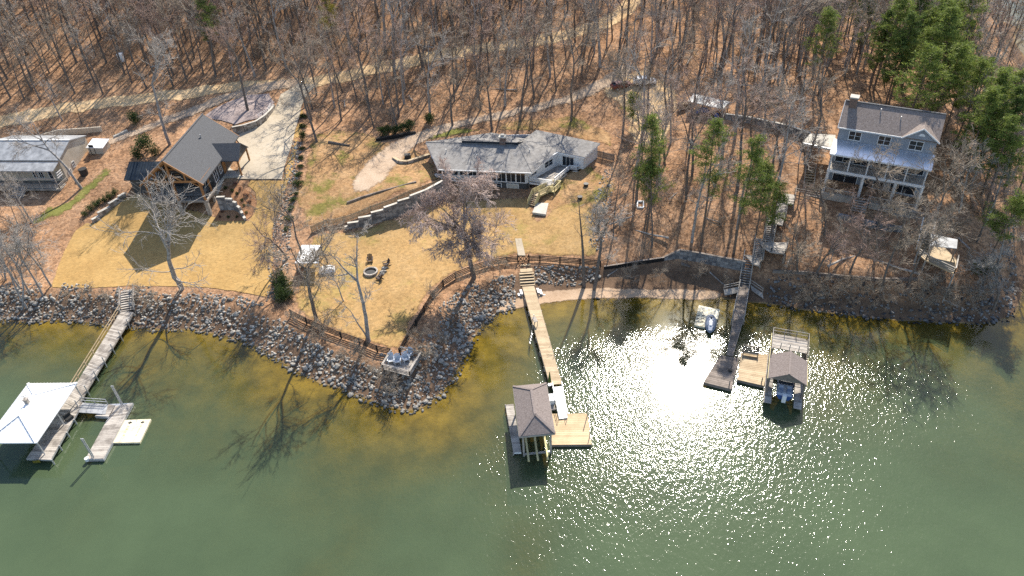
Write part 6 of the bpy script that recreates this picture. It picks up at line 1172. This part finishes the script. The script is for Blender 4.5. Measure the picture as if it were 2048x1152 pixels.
for i, (x, y) in enumerate(ev):
    h_ = 13+6*random.random(); p = topped(x, y, h_)
    if gsample(SDG, p[0], p[1])[0] < 4.0 and i > 2: continue
    if i < 3: o_ = PG[i]; o_.location = tuple(p); o_.rotation_euler = (0,0,random.random()*6); o_.scale = (h_/18,)*3
    else: o_ = dup(PG[i % 3], p, random.random()*6, h_/18)
    if y > 140 or (x > 1990 and y > 80): o_['label'] = 'green pine in the row along the right edge of the photo'; o_['group'] = 'pines along the right edge'
    used_p.append(p[:2])

# ---- the winter woods
ROADS = [B for n_, B in SHEETS if n_ in ('dirt_road','gravel_road','driveway','gravel_drive','lawn','parking_pad')]
HOLES = [np.array([W(*q, z)[:2] for q in pts]) for pts, z in (([(-20,265),(215,270),(215,330),(180,385),(-20,430)],7), ([(1660,195),(1900,215),(1895,300),(1870,440),(1640,400)],10), ([(1345,180),(1475,195),(1470,255),(1345,245)],10), ([(840,255),(1215,255),(1215,360),(840,380)],6), ([(1600,270),(1680,275),(1680,320),(1600,320)],11), ([(1245,150),(1330,150),(1330,200),(1230,200)],9.5))]
zones = {'upper': [(-80,-120),(2140,-120),(2140,60),(1960,140),(1900,190),(1700,192),(1480,200),(1420,185),(1380,150),(1300,140),(1200,140),(1150,60),(1000,90),(850,118),(700,142),(560,158),(450,170),(300,188),(150,205),(-80,235)],
 'middle': [(640,175),(700,160),(850,130),(1000,102),(1150,75),(1240,45),(1300,60),(1320,130),(1230,140),(1160,180),(1050,205),(930,232),(850,250),(770,268),(700,285),(640,295),(612,290),(618,215)],
 'slope': [(1232,330),(1245,290),(1330,190),(1360,255),(1450,262),(1600,290),(1620,345),(1560,405),(1520,455),(1480,500),(1350,490),(1260,505),(1215,500),(1225,400)],
 'right': [(1892,190),(2140,60),(2140,610),(1965,610),(1930,540),(1905,450),(1892,330)],
 'bank': [(1560,480),(1650,455),(1830,480),(1840,545),(1640,550),(1560,530)], 'left': [(-80,238),(170,232),(190,262),(-80,272)], 'corner': [(-80,400),(60,430),(95,500),(92,560),(-80,590)]}
rmin = {'upper': 3.45, 'middle': 4.5, 'slope': 5.6, 'right': 3.6, 'bank': 5, 'left': 4.5, 'corner': 3.6}
wzone = {z_: np.array([G(*q)[:2] if q[1] > -30 else W(*q, 20)[:2] for q in pts]) for z_, pts in zones.items()}
cand = np.c_[rng.uniform(-150, 165, 26000), rng.uniform(84, 262, 26000)]
csd = gsample(SDG, cand[:, 0], cand[:, 1]); ok = csd > 4
for B in ROADS: ok &= ~inpoly(cand, B) & (pldist(cand, np.vstack([B, B[:1]])) > 1.0)
for B in HOLES: ok &= ~inpoly(cand, B)
zid = np.full(len(cand), '', dtype=object)
for z_, B in wzone.items(): zid[inpoly(cand, B) & (zid == '')] = z_
ok &= zid != ''; cand, zid = cand[ok], zid[ok]
grid = {}; keep = []
for i, (p, z_) in enumerate(zip(cand, zid)):
    rm = rmin[z_]*(1+.35*vnoise(p[None], 17, 33)[0]*2); c_ = (int(p[0]//5), int(p[1]//5)); good = True
    for a in (-1,0,1):
        for b in (-1,0,1):
            for j in grid.get((c_[0]+a, c_[1]+b), ()):
                if np.hypot(*(cand[j]-p)) < rm: good = False
    if good: grid.setdefault(c_, []).append(i); keep.append(i)
cand, zid = cand[keep], zid[keep]; hz = gsample(HG, cand[:, 0], cand[:, 1])
pp = np.array([proj([*c, z_]) for c, z_ in zip(cand, hz)]); inv = (pp[:, 0] > -120) & (pp[:, 0] < 2170) & (pp[:, 1] > -125) & ~((pp[:, 0] > 1900) & (pp[:, 1] < 190) & (rng.random(len(pp)) < .6)); cand, zid, hz, pp = cand[inv], zid[inv], hz[inv], pp[inv]
dist = np.linalg.norm(np.c_[cand, hz]-CAM, axis=1); order = np.argsort(dist+np.where(zid == 'upper', 0, -8)); NI = 262
LAB = {'upper': 'tall grey bare tree in the dense upper woods', 'middle': 'tall bare tree in the woods between the dirt road and the gravel drive', 'slope': 'tall bare trunk on the leafy slope between the ranch house and the stairs', 'right': 'grey bare tree in the thicket along the right-hand slope', 'bank': 'bare tree on the leafy bank below the tall house', 'left': 'bare tree behind the grey-roofed cottage', 'corner': 'bare twiggy tree in the lower left corner woods'}
var = []
for i in range(7):
    t = bare(200+i, 18, .45+.05*(i % 3), (.22,.25,.2,.28,.18,.24,.3)[i], (16,18,14,16,14,18,15)[i], (.21,.26,.2,.29,.22,.24,.32)[i], 5, 5, 1, .02, .03, .07, .045, (i % 2)*2)
    var.append(tree_thing('bare_tree', LAB['upper'], t, 'bark' if i % 3 else 'pale_bark', ('twig','twig_pink','twig','twig_pale','twig_pink','twig','twig_pale')[i], 'bare tree', 'bare trees of the upper woods'))
lite = []
for i in range(5):
    t = bare(300+i, 18, .45, .24, 15, .24, 5, 5, 0, .025, .03, .07, .045); lite.append((joinm(t.mesh(0, 5), t.mesh(1, 3)), t.mesh(2, 3)))
sv = []; sf = []; sn = 0; cv = [[], [], []]; cf = [[], [], []]; cn_ = [0, 0, 0]
for rank, i in enumerate(order):
    p = np.array([*cand[i], hz[i]]); h_ = {'upper': 17, 'middle': 17.5, 'slope': 17, 'right': 13, 'bank': 9, 'left': 9, 'corner': 9}[zid[i]]*random.uniform(.72, 1.18); rot = random.random()*6.28; tl = (random.gauss(0,.03), random.gauss(0,.03))
    if rank < NI:
        lb, gr = LAB[zid[i]], 'bare trees of the %s woods' % zid[i]; s3 = (h_/17*random.uniform(.85,1.15),)*2+(h_/17,)
        if rank < 7: o_ = var[rank]; o_.location = tuple(p); o_.rotation_euler = (*tl, rot); o_.scale = s3; o_['label'] = lb; o_['group'] = gr
        else: o_ = dup(var[rng.integers(7)], p, rot, s3, lb, gr, tl)
    else:
        (tv, tf), (kv, kf) = lite[rng.integers(5)]; c_, s_ = math.cos(rot), math.sin(rot); sc = h_/17; R_ = np.array([[c_,-s_,0],[s_,c_,0],[tl[0],tl[1],1]]).T
        f_ = lambda v: (v*sc)@np.array([[c_,s_,0],[-s_,c_,0],[tl[0],tl[1],1]])+p
        sv.append(f_(tv)); sf.append(tf+sn); sn += len(tv); m_ = rng.integers(3); cv[m_].append(f_(kv)); cf[m_].append(kf+cn_[m_]); cn_[m_] += len(kv)
print('trees', len(order))
allv = np.concatenate(sv+[v for q in cv for v in q]); offs = np.cumsum([0, sn]+cn_); fs = [np.concatenate(sf)]+[np.concatenate(cf[m_])+offs[1+m_] for m_ in range(3)]
me = npmesh('distant_woods', allv, np.concatenate(fs), ['bark','twig','twig_pink','twig_pale']); mi = np.concatenate([np.full(len(f), k_) for k_, f in enumerate(fs)]).astype(np.int32)
if len(me.polygons) == len(mi): me.polygons.foreach_set('material_index', mi)
tag(link('distant_woods', me), kind='stuff')
# undergrowth: thin brush and saplings as one mass
bp_ = np.c_[rng.uniform(-150, 165, 9000), rng.uniform(84, 262, 9000)]; zz = np.full(len(bp_), -1)
okb = (gsample(SDG, bp_[:, 0], bp_[:, 1]) > 2.5)
for B in ROADS: okb &= ~inpoly(bp_, B) & (pldist(bp_, np.vstack([B, B[:1]])) > .6)
for B in HOLES: okb &= ~inpoly(bp_, B)
inz = np.zeros(len(bp_), bool)
for z_, B in wzone.items(): inz |= inpoly(bp_, B)&(rng.random(len(bp_)) < {'upper': .30, 'middle': .35, 'slope': .4, 'right': 1., 'bank': .7, 'left': 1., 'corner': .9}[z_])
bp_ = bp_[okb & inz]; bz = gsample(HG, bp_[:, 0], bp_[:, 1]); bt_ = []
for i in range(5):
    t = Tree(400+i); r = t.r
    for _ in range(9):
        l = t.line(2, (r.normal(0,.15), r.normal(0,.15), -.1), (r.normal(0,.6), r.normal(0,.6), 1), r.uniform(1.0,2.4), .022, .012, 3, .15)
        for _ in range(6): k_ = r.integers(1, 3); t.line(2, l[0][k_], outdir(r, l[1][k_], .7), r.uniform(.4,1.1), .015, .01, 2, .2)
    bt_.append(t.mesh(2, 3))
uv = []; uf = []; un = 0
for p, z_ in zip(bp_, bz):
    v, f = bt_[rng.integers(5)]; a = random.random()*6.28; s_ = random.uniform(.5, 1.5); uv.append((v*s_)@np.array([[math.cos(a),math.sin(a),0],[-math.sin(a),math.cos(a),0],[0,0,1]])+[*p, z_]); uf.append(f+un); un += len(v)
tag(link('undergrowth', npmesh('undergrowth', np.concatenate(uv), np.concatenate(uf), 'twig')), kind='stuff')

# ---- shrubs, hedges
s0 = shrub_thing('round_shrub', 'round dark green shrub in the row above the pale stepped stone wall', 500, .75, 1.3, 700, .16, 'leaf_dark', basepx(172,432), 'shrub', 'round shrubs above the pale stepped wall')
for x, y in ((182,422),(192,414),(201,407),(212,403),(222,397),(232,388)): dup(s0, basepx(x, y), random.random()*6, random.uniform(.8,1.2))
for i, (x, y, s_, mt_, lb) in enumerate(((294,305,1.9,'leaf_dark','tall green evergreen on the bank left of the timber house'), (278,318,1.3,'leaf_dark','smaller round evergreen below the tall one left of the timber house'), (312,310,1.2,'leaf_dark','dark evergreen close against the timber house roof'), (272,248,1.5,'leaf_dark','evergreen bush at the dark brush pile by the gravel road'), (605,281,1.0,'leaf_dark','round dark shrub on the stone ditch beside the driveway'), (1960,555,1.6,'leaf_dark','low green bush near the right edge of the bank'))):
    shrub_thing('evergreen_shrub', lb, 520+i, 1.0, 2.2, 900, .2, mt_, basepx(x, y)).scale = (s_,)*3
h0 = shrub_thing('evergreen_shrub', 'evergreen bush in the hedge above the low black timber wall', 540, 1.3, 1.9, 900, .24, 'leaf_dark', basepx(765,272), 'shrub', 'evergreens above the black timber wall')
for x, y in ((778,266),(792,268),(805,262),(818,260),(862,248)): dup(h0, basepx(x, y), random.random()*6, random.uniform(.7,1.2))
h1 = shrub_thing('hedge_shrub', 'dark green clipped evergreen in the hedge at the lake end of the stone ditch', 541, 1.2, 2.6, 1300, .2, 'leaf_dark', basepx(566,604), 'hedge', 'hedge at the foot of the stone ditch')
for x, y in ((562,590),(560,575),(570,592),(563,560),(572,575),(580,596)): dup(h1, basepx(x, y), random.random()*6, random.uniform(.8,1.15))
iv = shrub_thing('ivy_clump', 'low green ivy clump along the right side of the stone ditch', 542, .9, .8, 600, .2, 'leaf_dark', basepx(608,235), 'ivy', 'ivy along the stone ditch')
for x, y in ((607,255),(605,300),(604,318),(601,335),(599,352),(596,370),(592,388),(588,402),(583,420),(578,440),(574,460)): dup(iv, basepx(x, y), random.random()*6, random.uniform(.6,1.25))
b0 = shrub_thing('bed_shrub', 'small green shrub in the curved mulch bed', 543, .4, .7, 260, .14, 'leaf_dark', basepx(*zB(670,480)), 'shrub', 'green shrubs in the mulch bed'); b1 = shrub_thing('bed_shrub', 'reddish shrub in the curved mulch bed', 544, .5, .7, 260, .14, 'leaf_red', basepx(*zB(720,360)), 'shrub', 'reddish shrubs in the mulch bed')
for x, y in ((755,530),(550,430),(835,640),(880,735),(915,860),(600,940),(745,940)): dup(b0, basepx(*zB(x, y)), random.random()*6, random.uniform(.7,1.3))
for x, y in ((965,690),(905,570),(810,450),(490,850),(450,935)): dup(b1, basepx(*zB(x, y)), random.random()*6, random.uniform(.7,1.3))
br = bare(560, 2.6, .1, .7, 16, .03, 6, 5, 0, .012, 0, .0, .2, 3); bs_ = tree_thing('bare_bush', 'tangled leafless bush on the bank outside the black fence', br, 'twig', 'twig', 'bush', 'leafless bushes along the banks')
BUSH = [(310,615),(285,600),(220,610),(180,600),(140,600),(590,650),(640,690),(700,730),(760,770),(790,790),(720,715),(650,670),(880,690),(905,640),(860,730),(930,570),(960,560),(1000,550),(845,690),(870,610),(1640,585),(1600,590),(1680,600),(1740,600),(1800,600),(1850,590),(1900,620),(1930,610),(1570,560),(1720,580),(1880,570),(1260,560),(1320,560),(1400,560),(1450,570),(1620,575),(1655,600),(1700,585),(1760,590),(1775,615),(1825,605),(1865,600),(1840,620),(1910,590),(1950,600),(1590,610),(1625,612),(1705,615),(1745,622),(1890,605)]
for i, (x, y) in enumerate(BUSH):
    lb = 'tangled leafless bush on the bank outside the black fence' if 580 < x < 1010 else ('tangled leafless bush on the rocky bank below the gold lawn' if x < 580 else ('leafless bush on the leafy strip behind the cove beach' if x < 1500 else 'tangled leafless bush on the dark rocky right bank'))
    if i == 0: bs_.location = tuple(basepx(x, y)); bs_['label'] = lb
    else: dup(bs_, basepx(x, y), random.random()*6, random.uniform(.6,1.25), lb)

# ---- riprap
def rock_variant(i): r = np.random.default_rng(600+i); V, Fc = ICO; return V*(1+(r.random((12,1))-.5)*.55)*[1, .8, .62], np.array(Fc)
RV_ = [rock_variant(i) for i in range(8)]
ditch = np.vstack([ribbon([(604,214),(598,262),(592,310),(581,362),(569,420),(558,480),(555,560),(552,600)], [1.2,1.6,2.0,2.6,3.2,3.8,3,3])]); ditch2 = ribbon([(1217,338),(1213,370),(1204,410),(1196,450),(1190,500)], [1.5,2.6,3,3,2.4])
over = np.array([G(*q)[:2] for q in ((1068,535),(1120,532),(1200,535),(1200,560),(1150,572),(1070,568))])
rc = np.c_[rng.uniform(-95, 85, 130000), rng.uniform(48, 135, 130000)]; rs = gsample(SDG, rc[:, 0], rc[:, 1]); rpz = gsample(HG, rc[:, 0], rc[:, 1]); q_ = rc/1; px_ = np.array([proj([*c, z_]) for c, z_ in zip(rc, rpz)])
edge_ = 6.2+2.0*vnoise(rc, 6, 71); on = (rs > -.7) & (rs < edge_); X_ = px_[:, 0]
gap = vnoise(rc, 4.5, 72) > .22
shoreL = on & (X_ < 1030) & ~((rs > 4.3) & gap) & ~((X_ > 575) & (X_ < 760) & (rs > 4.6))
shoreR = on & (X_ > 1535) & (X_ < 2030) & (rs < 4.5) & ~gap
dt = inpoly(rc, ditch) | inpoly(rc, ditch2); ov = inpoly(rc, over)
pk = np.where(shoreL, .88, 0)+np.where(shoreR & ~shoreL, .55, 0)+np.where(dt, 1.0, 0)+np.where(ov, 1.0, 0)
sel = rng.random(len(rc)) < pk*.85; rc, rpz, X_, dtv = rc[sel], rpz[sel], X_[sel], dt[sel]
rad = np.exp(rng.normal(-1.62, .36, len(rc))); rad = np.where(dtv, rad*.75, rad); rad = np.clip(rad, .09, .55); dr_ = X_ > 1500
print('rocks', len(rc))
big = np.argsort(-rad*1000/np.linalg.norm(np.c_[rc, rpz]-CAM, axis=1)); NB = 285
rp = []
for i in range(8):
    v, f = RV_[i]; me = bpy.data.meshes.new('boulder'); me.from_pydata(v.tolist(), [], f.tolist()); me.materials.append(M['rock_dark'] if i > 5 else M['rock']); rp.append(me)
def rlab(x): return ('grey boulder on the rocky bank of the left-hand lot' if x < 580 else 'large pale boulder on the riprap of the fenced point' if x < 1030 else 'pale boulder by the tan pier steps at the back of the beach' if x < 1300 else 'dark boulder on the shaded right-hand bank')
for i in big[:NB]:
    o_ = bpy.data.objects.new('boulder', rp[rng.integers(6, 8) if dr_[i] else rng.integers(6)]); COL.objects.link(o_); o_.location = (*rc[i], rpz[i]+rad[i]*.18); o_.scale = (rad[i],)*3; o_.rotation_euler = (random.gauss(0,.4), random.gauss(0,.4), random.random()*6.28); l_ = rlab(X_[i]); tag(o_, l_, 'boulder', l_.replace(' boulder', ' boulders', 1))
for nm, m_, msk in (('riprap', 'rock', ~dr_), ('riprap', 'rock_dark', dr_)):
    ii = [i for i in big[NB:] if msk[i]]; VV = []; FF = []; n = 0
    for i in ii:
        v, f = RV_[rng.integers(8)]; a = random.random()*6.28; b = random.gauss(0, .5); ca_, sa_, cb_, sb_ = math.cos(a), math.sin(a), math.cos(b), math.sin(b)
        R_ = np.array([[ca_,-sa_,0],[sa_,ca_,0],[0,0,1]])@np.array([[cb_,0,sb_],[0,1,0],[-sb_,0,cb_]]); VV.append((v*rad[i])@R_.T+[*rc[i], rpz[i]+rad[i]*.15]); FF.append(f+n); n += 12
    tag(link(nm, npmesh(nm, np.concatenate(VV), np.concatenate(FF), m_, 3)), kind='stuff')
st0 = None
for i, (x, y) in enumerate(FP_STONES):
    o_ = bpy.data.objects.new('boulder', rp[i % 6]); COL.objects.link(o_); p = basepx(x, y); o_.location = (p[0], p[1], p[2]+.12); o_.scale = (.42,)*3; o_.rotation_euler = (0, .2*i, i); tag(o_, 'pale stone lying loose beside the fire pit', 'boulder', 'loose stones by the fire pit')

# fallen logs on the leaf litter
m = MB(); pr = np.array([-3.,0,.16])
for i in range(6): q = np.array([-3+1.1*(i+1), .12*math.sin(i*1.3), .16]); m.tube(pr, q, .17-.018*i, .155-.018*i, 7); pr = q
m.tube([-.5,0,.2], [.3,.8,.5], .05, .02, 5); lg = m.build('fallen_log', 'pale_bark', at=(0,0,0)); tag(lg, 'grey fallen log lying on the leaf litter under the bare woods', 'log', 'fallen logs in the woods')
for i, (x, y) in enumerate(((845,92),(690,205),(1010,180),(1350,390),(1300,470),(1420,440),(1250,440),(820,195),(1090,120),(1480,170),(1380,120),(560,120),(330,130),(180,160),(1580,520),(1690,520),(1790,535),(1920,480))):
    o_ = lg if i == 0 else lg.copy()
    if i: COL.objects.link(o_)
    o_.location = tuple(basepx(x, y)); o_.rotation_euler = (0, 0, random.random()*3.1); s_ = random.uniform(.6, 1.2); o_.scale = (s_, s_, s_)
